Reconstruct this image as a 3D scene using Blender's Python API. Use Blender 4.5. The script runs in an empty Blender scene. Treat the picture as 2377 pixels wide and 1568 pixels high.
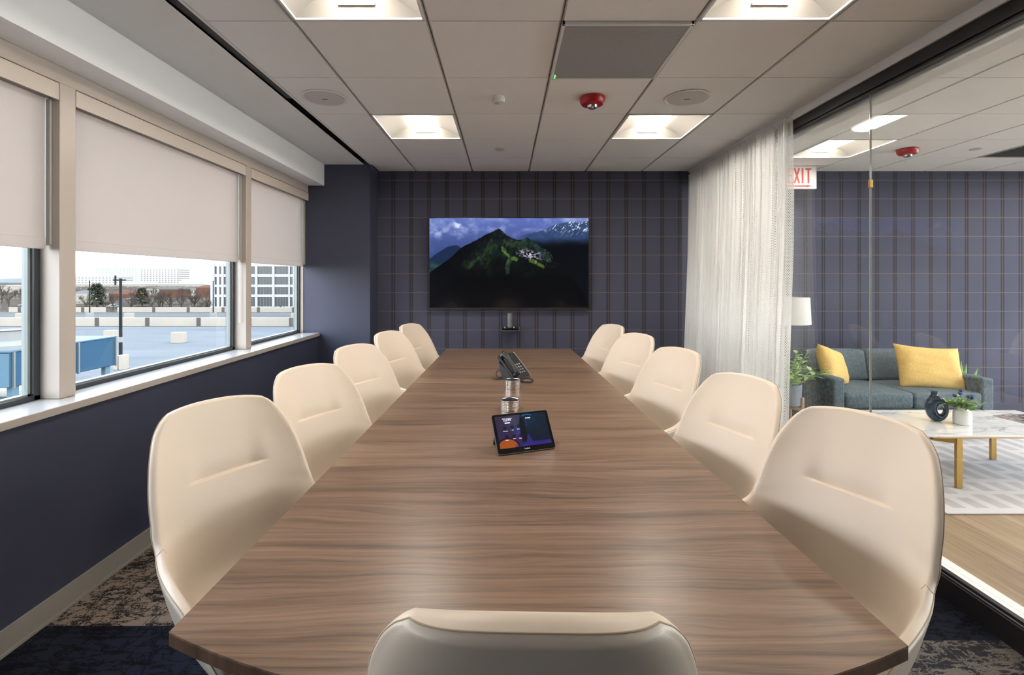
import bpy, bmesh, math, random
import numpy as np
from mathutils import Vector, Matrix
random.seed(7); np.random.seed(7)
SC = bpy.context.scene; COL = SC.collection
PI = math.pi; R = math.radians

# ------------------------------------------------------------------ camera
CAMZ = 1.422
cam = bpy.data.cameras.new('camera'); camo = bpy.data.objects.new('camera', cam); COL.objects.link(camo)
camo.location = (0, 0, CAMZ); camo.rotation_euler = (PI / 2, 0, 0)
cam.sensor_width = 36; cam.lens = 1118 / 2377 * 36
cam.shift_x = 16.5 / 2377; cam.shift_y = -133 / 2377
cam.clip_start = .05; cam.clip_end = 6000
SC.camera = camo
# ------------------------------------------------------------------ view, exposure
SC.view_settings.view_transform = 'Standard'; SC.view_settings.look = 'None'
SC.view_settings.exposure = 0.82; SC.view_settings.gamma = 1; SC.view_settings.use_curve_mapping = False
cy = SC.cycles
cy.use_denoising = True; cy.max_bounces = 8; cy.diffuse_bounces = 5; cy.glossy_bounces = 4
cy.transmission_bounces = 6; cy.transparent_max_bounces = 32; cy.sample_clamp_indirect = 4
cy.caustics_reflective = False; cy.caustics_refractive = False
# ------------------------------------------------------------------ sky
W = bpy.data.worlds.new('sky'); SC.world = W; W.use_nodes = True
wn = W.node_tree.nodes; wl = W.node_tree.links; wn.clear()
wo = wn.new('ShaderNodeOutputWorld'); bg = wn.new('ShaderNodeBackground'); wl.new(bg.outputs[0], wo.inputs[0])
tc = wn.new('ShaderNodeTexCoord'); sp = wn.new('ShaderNodeSeparateXYZ'); wl.new(tc.outputs['Generated'], sp.inputs[0])
rp = wn.new('ShaderNodeValToRGB'); wl.new(sp.outputs[2], rp.inputs[0]); wl.new(rp.outputs[0], bg.inputs[0])
rp.color_ramp.elements[0].position = 0.0; rp.color_ramp.elements[0].color = (.97, .985, 1, 1)
rp.color_ramp.elements[1].position = .7; rp.color_ramp.elements[1].color = (.60, .75, .96, 1)
bg.inputs[1].default_value = 6.2
# ------------------------------------------------------------------ sun (hazy, from behind the building)
sl = bpy.data.lights.new('sun', 'SUN'); sl.energy = 1.0; sl.angle = R(4); sl.color = (1, .93, .82)
so = bpy.data.objects.new('sun', sl); COL.objects.link(so)
so.rotation_euler = Vector((-.55, .5, -.55)).to_track_quat('-Z', 'Y').to_euler()
LENS_POWER = 45.0          # emission of the ceiling lamps' lenses

# ================================================================== helpers
def tag(o, label=None, cat=None, group=None, kind=None):
    if label: o['label'] = label
    if cat: o['category'] = cat
    if group: o['group'] = group
    if kind: o['kind'] = kind
    return o
def empty(name, loc, rz=0, label=None, cat=None, group=None, kind=None):
    o = bpy.data.objects.new(name, None); COL.objects.link(o); o.location = loc; o.rotation_euler = (0, 0, rz)
    o.empty_display_size = .05
    return tag(o, label, cat, group, kind)
def copy_tree(o, parent=None):
    c = o.copy(); COL.objects.link(c); c.parent = parent
    for ch in [x for x in bpy.data.objects if x.parent == o]:
        copy_tree(ch, c)
    return c
class MB:
    def __init__(s): s.v = []; s.f = []; s.m = []; s.mi = 0
    def add(s, vs, fs, M=None):
        n = len(s.v)
        if M is not None: vs = [M @ Vector(p) for p in vs]
        s.v += [tuple(p) for p in vs]; s.f += [tuple(i + n for i in f) for f in fs]; s.m += [s.mi] * len(fs)
        return s
    def box(s, x0, y0, z0, x1, y1, z1, M=None):
        v = [(x0, y0, z0), (x1, y0, z0), (x1, y1, z0), (x0, y1, z0), (x0, y0, z1), (x1, y0, z1), (x1, y1, z1), (x0, y1, z1)]
        return s.add(v, [(0, 3, 2, 1), (4, 5, 6, 7), (0, 1, 5, 4), (1, 2, 6, 5), (2, 3, 7, 6), (3, 0, 4, 7)], M)
    def cyl(s, p0, p1, r0, r1=None, n=16, caps=True):
        r1 = r0 if r1 is None else r1
        p0 = Vector(p0); p1 = Vector(p1); d = (p1 - p0).normalized()
        a = d.orthogonal().normalized(); b = d.cross(a)
        vs = []
        for p, r in ((p0, r0), (p1, r1)):
            for i in range(n):
                t = 2 * PI * i / n; vs.append(p + (a * math.cos(t) + b * math.sin(t)) * r)
        fs = [(i, (i + 1) % n, n + (i + 1) % n, n + i) for i in range(n)]
        if caps: fs += [tuple(range(n - 1, -1, -1)), tuple(range(n, 2 * n))]
        return s.add(vs, fs)
    def tube(s, path, r, n=8, closed=False):
        P = [Vector(p) for p in path]; m = len(P); vs = []; rr = r if isinstance(r, (list, tuple)) else [r] * m
        up = None
        for i, p in enumerate(P):
            d = (P[(i + 1) % m] - P[i - 1]) if closed else (P[min(i + 1, m - 1)] - P[max(i - 1, 0)])
            d.normalize()
            if up is None: up = d.orthogonal().normalized()
            up = (up - d * up.dot(d)); up = up.normalized() if up.length > 1e-6 else d.orthogonal().normalized()
            b = d.cross(up)
            for k in range(n):
                t = 2 * PI * k / n; vs.append(p + (up * math.cos(t) + b * math.sin(t)) * rr[i])
        fs = []
        for i in range(m if closed else m - 1):
            j = (i + 1) % m
            for k in range(n): fs.append((i * n + k, i * n + (k + 1) % n, j * n + (k + 1) % n, j * n + k))
        if not closed: fs += [tuple(range(n - 1, -1, -1)), tuple((m - 1) * n + k for k in range(n))]
        return s.add(vs, fs)
    def lathe(s, prof, c=(0, 0, 0), n=32):
        vs = []; fs = []; m = len(prof)
        for r, z in prof:
            for i in range(n):
                t = 2 * PI * i / n; vs.append((c[0] + r * math.cos(t), c[1] + r * math.sin(t), c[2] + z))
        for j in range(m - 1):
            for i in range(n): fs.append((j * n + i, j * n + (i + 1) % n, (j + 1) * n + (i + 1) % n, (j + 1) * n + i))
        if prof[0][0] > 1e-5: fs.append(tuple(range(n - 1, -1, -1)))
        if prof[-1][0] > 1e-5: fs.append(tuple((m - 1) * n + i for i in range(n)))
        return s.add(vs, fs)
    def grid(s, G, wrap=False, flip=False):
        G = np.asarray(G); a, b = G.shape[:2]; fs = []
        for i in range(a - 1):
            for j in range(b if wrap else b - 1):
                k = (j + 1) % b; q = (i * b + j, i * b + k, (i + 1) * b + k, (i + 1) * b + j)
                fs.append(q[::-1] if flip else q)
        return s.add([tuple(map(float, p)) for p in G.reshape(-1, 3)], fs)
    def prism(s, poly, z0, z1):
        n = len(poly); vs = [(x, y, z0) for x, y in poly] + [(x, y, z1) for x, y in poly]
        fs = [(i, (i + 1) % n, n + (i + 1) % n, n + i) for i in range(n)] + [tuple(range(n - 1, -1, -1)), tuple(range(n, 2 * n))]
        return s.add(vs, fs)
    def build(s, name, mat, parent=None, smooth=False, bevel=0, seg=2, fix=True, loc=None):
        me = bpy.data.meshes.new(name); me.from_pydata(s.v, [], s.f); 
        mats = mat if isinstance(mat, list) else [mat]
        for m in mats: me.materials.append(m)
        if len(mats) > 1: me.polygons.foreach_set('material_index', s.m)
        if fix:
            b = bmesh.new(); b.from_mesh(me); bmesh.ops.recalc_face_normals(b, faces=b.faces); b.to_mesh(me); b.free()
        if smooth:
            me.polygons.foreach_set('use_smooth', [True] * len(me.polygons))
            if smooth != 'all': me.set_sharp_from_angle(angle=R(40))
        o = bpy.data.objects.new(name, me); COL.objects.link(o)
        if parent: o.parent = parent
        if loc: o.location = loc
        if bevel:
            md = o.modifiers.new('bevel', 'BEVEL'); md.width = bevel; md.segments = seg; md.limit_method = 'ANGLE'; md.angle_limit = R(35)
            md.harden_normals = False
            me.polygons.foreach_set('use_smooth', [True] * len(me.polygons)); me.set_sharp_from_angle(angle=R(40))
        return o
def origin_to(o, loc):
    o.data.transform(Matrix.Translation(-Vector(loc))); o.location = loc; return o

# ------------------------------------------------------------------ materials
def newmat(name):
    m = bpy.data.materials.new(name); m.use_nodes = True; n = m.node_tree.nodes; l = m.node_tree.links
    return m, n, l, n['Principled BSDF']
def lin(c): return tuple((x / 12.92 if x <= .04045 else ((x + .055) / 1.055) ** 2.4) for x in c)
def rgb(r, g, b): return lin((r / 255, g / 255, b / 255)) + (1,)
def plain(name, c, rough=.5, metal=0, bump=0, bscale=200, spec=.5, coat=0, var=0, vscale=3, sheen=0):
    m, n, l, p = newmat(name)
    p.inputs['Base Color'].default_value = c; p.inputs['Roughness'].default_value = rough; p.inputs['Metallic'].default_value = metal
    p.inputs['Specular IOR Level'].default_value = spec; p.inputs['Coat Weight'].default_value = coat
    if sheen: p.inputs['Sheen Weight'].default_value = sheen
    t = n.new('ShaderNodeTexCoord')
    if bump:
        z = n.new('ShaderNodeTexNoise'); z.inputs['Scale'].default_value = bscale; z.inputs['Detail'].default_value = 4
        l.new(t.outputs['Object'], z.inputs['Vector']); b = n.new('ShaderNodeBump'); b.inputs['Strength'].default_value = bump; b.inputs['Distance'].default_value = .002
        l.new(z.outputs[0], b.inputs['Height']); l.new(b.outputs[0], p.inputs['Normal'])
    z = n.new('ShaderNodeTexNoise'); z.inputs['Scale'].default_value = vscale; z.inputs['Detail'].default_value = 3
    l.new(t.outputs['Object'], z.inputs['Vector'])
    mr = n.new('ShaderNodeMapRange'); mr.inputs['To Min'].default_value = 1 - (var or .02); mr.inputs['To Max'].default_value = 1 + (var or .02)
    l.new(z.outputs[0], mr.inputs[0])
    mx = n.new('ShaderNodeVectorMath'); mx.operation = 'SCALE'; mx.inputs[0].default_value = c[:3]; l.new(mr.outputs[0], mx.inputs['Scale'])
    l.new(mx.outputs[0], p.inputs['Base Color'])
    return m
def emis(name, c, s):
    m, n, l, p = newmat(name); p.inputs['Base Color'].default_value = c
    p.inputs['Emission Color'].default_value = c; p.inputs['Emission Strength'].default_value = s; return m
class NT:
    """small helper to write node maths"""
    def __init__(s, n, l): s.n = n; s.l = l
    def inp(s, sock, v):
        if isinstance(v, (int, float)): sock.default_value = v
        elif isinstance(v, (tuple, list)): sock.default_value = v
        else: s.l.new(v, sock)
    def m(s, op, a, b=0, c=0):
        q = s.n.new('ShaderNodeMath'); q.operation = op; s.inp(q.inputs[0], a); s.inp(q.inputs[1], b); s.inp(q.inputs[2], c); return q.outputs[0]
    def mix(s, f, a, b):
        q = s.n.new('ShaderNodeMix'); q.data_type = 'RGBA'; s.inp(q.inputs[0], f); s.inp(q.inputs[6], a); s.inp(q.inputs[7], b); return q.outputs[2]
    def xyz(s, which='Object'):
        t = s.n.new('ShaderNodeTexCoord'); q = s.n.new('ShaderNodeSeparateXYZ'); s.l.new(t.outputs[which], q.inputs[0]); return q.outputs[0], q.outputs[1], q.outputs[2]
    def comb(s, x, y, z=0):
        q = s.n.new('ShaderNodeCombineXYZ'); s.inp(q.inputs[0], x); s.inp(q.inputs[1], y); s.inp(q.inputs[2], z); return q.outputs[0]
    def noise(s, v, scale=1, det=4, rough=.5, dist=0):
        q = s.n.new('ShaderNodeTexNoise'); s.l.new(v, q.inputs['Vector']); q.inputs['Scale'].default_value = scale
        q.inputs['Detail'].default_value = det; q.inputs['Roughness'].default_value = rough; q.inputs['Distortion'].default_value = dist; return q.outputs[0]
    def ramp(s, f, stops):
        q = s.n.new('ShaderNodeValToRGB'); s.l.new(f, q.inputs[0]); e = q.color_ramp.elements
        while len(e) < len(stops): e.new(.5)
        for k, (p, c) in enumerate(stops): e[k].position = p; e[k].color = c
        return q.outputs[0]
    def white(s, v):
        q = s.n.new('ShaderNodeTexWhiteNoise'); q.noise_dimensions = '3D'; s.l.new(v, q.inputs['Vector']); return q.outputs[0]
    def bump(s, h, p, st=.3, d=.001):
        b = s.n.new('ShaderNodeBump'); b.inputs['Strength'].default_value = st; b.inputs['Distance'].default_value = d
        s.l.new(h, b.inputs['Height']); s.l.new(b.outputs[0], p.inputs['Normal'])

M = {}
EX = .165
def dimb(*c): return tuple(x * .27 for x in c[:3]) + (1,)
def dim(*c): return tuple(x * EX for x in c[:3]) + (1,)
M['tile'] = plain('ceiling tile', (.86, .845, .83, 1), .9, bump=.5, bscale=260, spec=.2)
M['gyp'] = plain('painted drywall', (.76, .75, .735, 1), .75, spec=.3)
M['gyp_white'] = plain('white drywall', (.86, .855, .845, 1), .6, spec=.3)
M['grid'] = plain('ceiling grid', (.55, .54, .53, 1), .5)
M['black'] = plain('black gap', (.008, .008, .008, 1), .8)
M['darkgrey'] = plain('dark grey insert', (.035, .032, .032, 1), .6)
M['navy'] = plain('navy painted wall', (.047, .050, .080, 1), .45, bump=.08, bscale=400, spec=.35)
M['base'] = plain('taupe rubber base', (.27, .245, .215, 1), .5)
M['alu'] = plain('beige aluminium', (.45, .385, .33, 1), .35, spec=.5)
M['fascia'] = plain('pale shade fascia', (.56, .475, .41, 1), .45)
M['channel'] = plain('grey side channel', (.36, .36, .33, 1), .4)
M['sill'] = plain('sill white quartz', (.46, .44, .42, 1), .12, spec=.6)
M['sillface'] = plain('sill edge', (.42, .37, .32, 1), .35)
M['wframe'] = plain('dark window frame', (.03, .036, .04, 1), .3)
M['gasket'] = plain('green grey frame', (.22, .25, .24, 1), .4)
M['header'] = plain('charcoal metal channel', (.022, .020, .022, 1), .4)
M['steel'] = plain('brushed steel', (.75, .73, .70, 1), .22, metal=1, var=.1, vscale=40)
M['chrome'] = plain('chrome', (.8, .8, .8, 1), .1, metal=1)
M['brass'] = plain('brushed brass', (.50, .33, .11, 1), .35, metal=.75)
M['plastic'] = plain('black plastic', (.014, .014, .016, 1), .35)
M['plastic_g'] = plain('glossy black plastic', (.006, .006, .007, 1), .1)
M['white_p'] = plain('white plastic', (.78, .77, .75, 1), .4)
M['red_p'] = plain('red plastic', (.42, .012, .012, 1), .3)
M['red_r'] = plain('sign red', (.62, .045, .02, 1), .5)
M['leather'] = plain('cream leather', (.67, .56, .45, 1), .42, bump=.12, bscale=900, spec=.4, var=.015)
M['leather_b'] = plain('cream leather shell', (.49, .42, .34, 1), .38, bump=.12, bscale=900, spec=.4, var=.015)
M['stitch'] = plain('leather seam', (.36, .28, .19, 1), .7)
M['polish'] = plain('polished aluminium', (.7, .7, .7, 1), .15, metal=1)
M['concrete'] = plain('pale concrete', dimb(.72, .64, .53), .9, var=.1, vscale=.4)
M['concrete_d'] = plain('grey joint', dim(.30, .27, .24), .9)
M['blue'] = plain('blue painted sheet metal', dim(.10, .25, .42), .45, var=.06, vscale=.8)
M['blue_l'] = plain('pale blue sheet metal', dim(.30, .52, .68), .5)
M['pole'] = plain('dark green metal', (.004, .006, .007, 1), .6, spec=.1)
M['white_c'] = plain('white paint', dim(.82, .82, .80), .7)
M['leaf'] = plain('green leaf', (.17, .33, .07, 1), .45, var=.35, vscale=30)
M['leaf_p'] = plain('pale green leaf', (.33, .50, .17, 1), .45, var=.35, vscale=30)
M['leaf_d'] = plain('dark leaf', (.05, .13, .03, 1), .4, var=.4, vscale=15)
M['thistle'] = plain('blue thistle', (.035, .065, .20, 1), .8)
M['vase'] = plain('blue glazed ceramic', (.020, .040, .068, 1), .2, coat=.3)
M['ceramic'] = plain('white ceramic', (.82, .81, .79, 1), .45)
M['soil'] = plain('soil', (.03, .02, .015, 1), .9)
M['pot'] = plain('blue grey pot', (.16, .19, .23, 1), .6)
M['woodleg'] = plain('light wood leg', (.55, .35, .19, 1), .5)
M['linen'] = None
M['bark'] = plain('bare bark', dim(.17, .14, .115), .9)
M['twig'] = plain('bare twigs', dim(.27, .21, .17), .95)
M['evergreen'] = plain('evergreen needles', dim(.09, .12, .06), .9, var=.4, vscale=.6)
M['brick'] = plain('far brick', dim(.40, .20, .13), .9, var=.1, vscale=.1)
M['roofg'] = plain('far grey roof', dim(.40, .39, .37), .9)
M['beigeb'] = plain('far beige wall', dimb(.66, .60, .50), .9)
M['whiteb'] = plain('white facade', dimb(.86, .87, .86), .8)
M['glassb'] = plain('dark facade glass', dim(.10, .12, .125), .25)
M['car_w'] = plain('white car paint', dim(.8, .8, .8), .3)
M['car_d'] = plain('dark car paint', (.06, .07, .09, 1), .3)
M['car_r'] = plain('red car paint', dim(.35, .05, .04), .3)
M['tyre'] = plain('tyre', (.02, .02, .02, 1), .8)

def m_glass(name, tint=(1, 1, 1, 1), rough=0.0, ior=1.45):
    m, n, l, p = newmat(name); n.remove(p); o = n['Material Output']
    t = n.new('ShaderNodeBsdfTransparent'); t.inputs[0].default_value = tint
    g = n.new('ShaderNodeBsdfGlossy'); g.inputs['Roughness'].default_value = rough
    ge = n.new('ShaderNodeNewGeometry'); dt = n.new('ShaderNodeVectorMath'); dt.operation = 'DOT_PRODUCT'
    l.new(ge.outputs['Incoming'], dt.inputs[0]); l.new(ge.outputs['Normal'], dt.inputs[1]); T = NT(n, l)
    f0 = ((ior - 1) / (ior + 1)) ** 2; fr_ = T.m('ADD', f0, T.m('MULTIPLY', T.m('POWER', T.m('SUBTRACT', 1, T.m('ABSOLUTE', dt.outputs['Value'])), 5), 1 - f0))
    x = n.new('ShaderNodeMixShader'); l.new(fr_, x.inputs[0]); l.new(t.outputs[0], x.inputs[1]); l.new(g.outputs[0], x.inputs[2]); l.new(x.outputs[0], o.inputs[0]); return m
M['glass'] = m_glass('clear glass', (.985, .995, .99, 1))
M['glass_edge'] = plain('glass edge', (.42, .44, .42, 1), .15)
M['glass_w'] = m_glass('window glass', (.98, .985, .98, 1), 0, 1.3)

def m_plaid():
    m, n, l, p = newmat('plaid wallcovering'); T = NT(n, l); x, y, z = T.xyz()
    px, pz = .1935, .2022
    fx = T.m('FRACT', T.m('DIVIDE', T.m('ADD', x, 1.0125 + 100 * px), px)); fz = T.m('FRACT', T.m('DIVIDE', T.m('ADD', z, -2.3006 + 100 * pz), pz))
    dx = T.m('MULTIPLY', T.m('SUBTRACT', fx, .5), px)   # line sits at fx=0 -> shift by half
    ax = T.m('ABSOLUTE', T.m('SUBTRACT', T.m('FRACT', T.m('ADD', fx, .5)), .5)); ax = T.m('MULTIPLY', ax, px)
    az = T.m('MULTIPLY', T.m('ABSOLUTE', T.m('SUBTRACT', T.m('FRACT', T.m('ADD', fz, .5)), .5)), pz)
    # woven breaks along the lines
    tw = T.noise(T.comb(T.m('MULTIPLY', x, 160), 0, T.m('MULTIPLY', z, 160)), 1, 1)
    fine = T.noise(T.comb(T.m('MULTIPLY', x, 60), 0, T.m('MULTIPLY', z, 500)), 1, 3)
    fine2 = T.noise(T.comb(T.m('MULTIPLY', x, 500), 0, T.m('MULTIPLY', z, 60)), 1, 3)
    base = T.mix(T.m('MULTIPLY', T.m('ADD', fine, fine2), .5), (.044, .046, .072, 1), (.088, .090, .130, 1))
    # dark stripe either side of the vertical line
    dk = T.m('SUBTRACT', 1, T.m('SMOOTH_MIN', 1, T.m('DIVIDE', T.m('MAXIMUM', T.m('SUBTRACT', ax, .012), 0), .014), .2))
    c = T.mix(T.m('MULTIPLY', dk, .68), base, (.013, .013, .020, 1))
    vl = T.m('LESS_THAN', ax, .0042); hl = T.m('LESS_THAN', az, .0040)
    vl = T.m('MULTIPLY', vl, T.m('ADD', .35, T.m('MULTIPLY', tw, .7))); hl = T.m('MULTIPLY', hl, T.m('ADD', .35, T.m('MULTIPLY', tw, .8)))
    c = T.mix(vl, c, (.115, .088, .078, 1)); c = T.mix(hl, c, (.165, .125, .11, 1))
    l.new(c, p.inputs['Base Color']); p.inputs['Roughness'].default_value = .8; p.inputs['Specular IOR Level'].default_value = .25
    T.bump(T.m('ADD', fine, fine2), p, .3, .0008); return m
M['plaid'] = m_plaid()

def m_wood(name, ax='x', dark=(.060, .038, .026, 1), mid=(.170, .104, .068, 1), light=(.275, .180, .122, 1), rough=.33, s=1.0, plank=0):
    m, n, l, p = newmat(name); T = NT(n, l); x, y, z = T.xyz()
    if ax == 'y': x, y = y, x
    if plank:
        row = T.m('FLOOR', T.m('DIVIDE', y, plank)); sh = T.white(T.comb(row, 0, 0)); x2 = T.m('ADD', x, T.m('MULTIPLY', sh, 1.3))
        seg = T.m('FLOOR', T.m('DIVIDE', x2, 1.25)); h = T.white(T.comb(row, seg, 3)); off = T.m('MULTIPLY', h, 30)
    else: off = 0; h = None
    y1 = T.m('ADD', y, T.m('MULTIPLY', T.m('SUBTRACT', T.noise(T.comb(T.m('ADD', x, off), T.m('MULTIPLY', y, 3.0), z), 1.6 * s, 2), .5), .10))
    a = T.noise(T.comb(T.m('ADD', T.m('MULTIPLY', x, .9), off), T.m('MULTIPLY', y1, 24), z), s, 5, .66, .2)
    b = T.noise(T.comb(T.m('ADD', T.m('MULTIPLY', x, 2.2), off), T.m('MULTIPLY', y1, 105), z), s, 4, .65)
    f = T.noise(T.comb(T.m('MULTIPLY', x, 14), T.m('MULTIPLY', y, 420), z), s, 3, .6)
    big = T.noise(T.comb(T.m('ADD', T.m('MULTIPLY', x, .5), off), T.m('MULTIPLY', y, 3.2), z), s, 2)
    v = T.m('ADD', T.m('ADD', T.m('MULTIPLY', a, .46), T.m('MULTIPLY', b, .34)), T.m('ADD', T.m('MULTIPLY', f, .10), T.m('MULTIPLY', big, .10)))
    if h is not None: v = T.m('ADD', v, T.m('MULTIPLY', T.m('SUBTRACT', h, .5), .07))
    c = T.ramp(v, [(.36, dark), (.49, mid), (.64, light)])
    if plank:
        e = T.m('LESS_THAN', T.m('ABSOLUTE', T.m('SUBTRACT', T.m('FRACT', T.m('DIVIDE', y, plank)), .5)), .492); c = T.mix(T.m('MULTIPLY', T.m('SUBTRACT', 1, e), .35), c, (.1, .07, .045, 1))
    l.new(c, p.inputs['Base Color']); p.inputs['Roughness'].default_value = rough; p.inputs['Specular IOR Level'].default_value = .4
    T.bump(b, p, .12, .0004); return m
M['walnut'] = m_wood('walnut laminate')
M['walnut_e'] = m_wood('walnut edge band', dark=(.05, .028, .018, 1), mid=(.10, .058, .038, 1), light=(.15, .09, .06, 1), rough=.3)
M['oak'] = m_wood('oak plank floor', 'y', dark=(.19, .125, .072, 1), mid=(.31, .215, .13, 1), light=(.43, .315, .20, 1), rough=.45, plank=.18, s=.8)

def m_carpet():
    m, n, l, p = newmat('patterned carpet tiles'); T = NT(n, l); x, y, z = T.xyz()
    pile = T.noise(T.comb(T.m('MULTIPLY', x, 1), T.m('MULTIPLY', y, 1)), 420, 2)
    q = T.comb(T.m('MULTIPLY', x, 3.2), T.m('MULTIPLY', y, 9))
    hz = T.noise(q, 1.6, 6, .68)
    pj = T.m('MULTIPLY', T.m('SUBTRACT', T.noise(T.comb(x, y), 160, 2), .5), .10)
    ln = T.m('ABSOLUTE', T.m('ADD', T.m('SUBTRACT', hz, .5), pj))
    q2 = T.comb(T.m('MULTIPLY', x, 6.5), T.m('MULTIPLY', y, 2)); vt = T.m('ABSOLUTE', T.m('SUBTRACT', T.m('ADD', T.noise(q2, 1.2, 5, .6), pj), .5))
    lines = T.m('MAXIMUM', T.m('LESS_THAN', ln, .018), T.m('LESS_THAN', vt, .010))
    blot = T.m('GREATER_THAN', T.m('ADD', T.noise(T.comb(T.m('MULTIPLY', x, 4), T.m('MULTIPLY', y, 15)), 1, 7, .74), T.m('ADD', T.m('MULTIPLY', pile, .12), T.m('MULTIPLY', pj, 1.5))), .62)
    dark = T.m('MAXIMUM', lines, blot)
    # which tile row: beige row between y 1.98 and 2.59 left of the table, repeated every four tiles
    ty = T.m('FLOOR', T.m('DIVIDE', T.m('ADD', y, -1.98 + 6.096), .6096)); tx = T.m('FLOOR', T.m('DIVIDE', T.m('ADD', x, .6), 2.2))
    k = T.m('FLOORED_MODULO', T.m('ADD', ty, T.m('MULTIPLY', tx, 1)), 3)
    # tx=0 is the strip right of x=-.6 ; left strip tx=-1
    isb = T.m('COMPARE', k, 0, .1)
    isg = T.m('COMPARE', k, 1, .1)
    beige = T.mix(dark, (.27, .215, .175, 1), (.022, .018, .018, 1))
    navy = T.mix(dark, (.017, .020, .033, 1), (.006, .006, .009, 1))
    grey = T.mix(dark, (.032, .032, .040, 1), (.17, .155, .14, 1))
    side = T.m('GREATER_THAN', x, 0)
    gm = T.m('MULTIPLY', side, T.m('MULTIPLY', T.m('LESS_THAN', y, 1.9), T.m('GREATER_THAN', y, 1.29)))
    gm2 = T.m('MULTIPLY', side, T.m('MULTIPLY', T.m('LESS_THAN', y, 3.1), T.m('GREATER_THAN', y, 2.42)))
    bm = T.m('MULTIPLY', T.m('SUBTRACT', 1, side), T.m('MULTIPLY', T.m('LESS_THAN', y, 2.59), T.m('GREATER_THAN', y, 1.98)))
    c = T.mix(T.m('MAXIMUM', gm, gm2), navy, grey); c = T.mix(bm, c, beige)
    c = T.mix(T.m('MULTIPLY', T.m('SUBTRACT', pile, .3), .5), c, (.0, .0, .0, 1))
    l.new(c, p.inputs['Base Color']); p.inputs['Roughness'].default_value = .95; p.inputs['Specular IOR Level'].default_value = .1
    T.bump(pile, p, .6, .003); return m
M['carpet'] = m_carpet()

def m_rug():
    m, n, l, p = newmat('white rug with grey dashes'); T = NT(n, l); x, y, z = T.xyz()
    u = T.m('DIVIDE', T.m('ADD', x, 10), .142); cx = T.m('FLOOR', u); fx = T.m('FRACT', u)
    grp = T.m('FLOOR', T.m('DIVIDE', cx, 4)); par = T.m('FLOORED_MODULO', grp, 2)
    yy = T.m('ADD', T.m('SUBTRACT', y, 2.985), T.m('MULTIPLY', par, -.24)); f = T.m('FRACT', T.m('DIVIDE', T.m('ADD', yy, 5.8), .58)); f = T.m('MULTIPLY', f, .58)
    a = T.m('LESS_THAN', f, .14); b = T.m('MULTIPLY', T.m('GREATER_THAN', f, .195), T.m('LESS_THAN', f, .53))
    mask = T.m('MULTIPLY', T.m('MAXIMUM', a, b), T.m('LESS_THAN', fx, .58))
    mask = T.m('MULTIPLY', mask, T.m('GREATER_THAN', y, 2.985))
    h = T.white(T.comb(cx, T.m('FLOOR', T.m('DIVIDE', yy, .29)), 2)); nz = T.noise(T.comb(T.m('MULTIPLY', x, 40), T.m('MULTIPLY', y, 12)), 1, 4)
    tone = T.mix(T.m('ADD', T.m('MULTIPLY', h, .6), T.m('MULTIPLY', nz, .4)), (.40, .37, .36, 1), (.52, .49, .475, 1))
    c = T.mix(mask, (.60, .572, .565, 1), tone); l.new(c, p.inputs['Base Color']); p.inputs['Roughness'].default_value = .95
    T.bump(T.noise(T.comb(x, y), 500, 2), p, .5, .002); return m
M['rug'] = m_rug()

def m_fabric(name, a, b, sx=1, rough=.9, sy=1):
    m, n, l, p = newmat(name); T = NT(n, l); x, y, z = T.xyz()
    w = T.noise(T.comb(T.m('MULTIPLY', x, 260 * sx), T.m('MULTIPLY', y, 40 * sy), T.m('MULTIPLY', z, 40)), 1, 4, .65)
    w2 = T.noise(T.comb(x, y, z), 600, 2)
    c = T.mix(T.ramp(T.m('ADD', T.m('MULTIPLY', w, .75), T.m('MULTIPLY', w2, .25)), [(.36, (0, 0, 0, 1)), (.62, (1, 1, 1, 1))]), a, b); l.new(c, p.inputs['Base Color']); p.inputs['Roughness'].default_value = rough
    p.inputs['Specular IOR Level'].default_value = .15; T.bump(w, p, .3, .001); return m
M['sofa'] = m_fabric('slate blue woven fabric', (.058, .078, .090, 1), (.18, .225, .25, 1))
M['yellow'] = m_fabric('mustard linen', (.60, .40, .125, 1), (.74, .52, .20, 1), .5)
def m_marble():
    m, n, l, p = newmat('white marble'); T = NT(n, l); x, y, z = T.xyz()
    v = T.comb(x, T.m('MULTIPLY', y, 2.6), z); d = T.noise(v, 2.2, 8, .62, 1.2); r = T.m('ABSOLUTE', T.m('SUBTRACT', d, .5)); g = T.noise(v, 1.1, 3)
    vein = T.m('MULTIPLY', T.ramp(r, [(0, (1, 1, 1, 1)), (.018, (.35, .35, .35, 1)), (.06, (0, 0, 0, 1))]), T.ramp(g, [(.42, (0, 0, 0, 1)), (.58, (1, 1, 1, 1))]))
    l.new(T.mix(vein, (.80, .79, .78, 1), (.16, .17, .21, 1)), p.inputs['Base Color']); p.inputs['Roughness'].default_value = .08; return m
M['marble'] = m_marble()
def m_shade():
    m, n, l, p = newmat('roller shade cloth'); n.remove(p); T = NT(n, l); o = n['Material Output']
    d = n.new('ShaderNodeBsdfDiffuse'); d.inputs[0].default_value = (.60, .55, .51, 1)
    t = n.new('ShaderNodeBsdfTranslucent'); t.inputs[0].default_value = (.55, .495, .465, 1)
    x = n.new('ShaderNodeMixShader'); x.inputs[0].default_value = .48
    l.new(d.outputs[0], x.inputs[1]); l.new(t.outputs[0], x.inputs[2]); l.new(x.outputs[0], o.inputs[0]); return m
M['cloth'] = m_shade()
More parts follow.
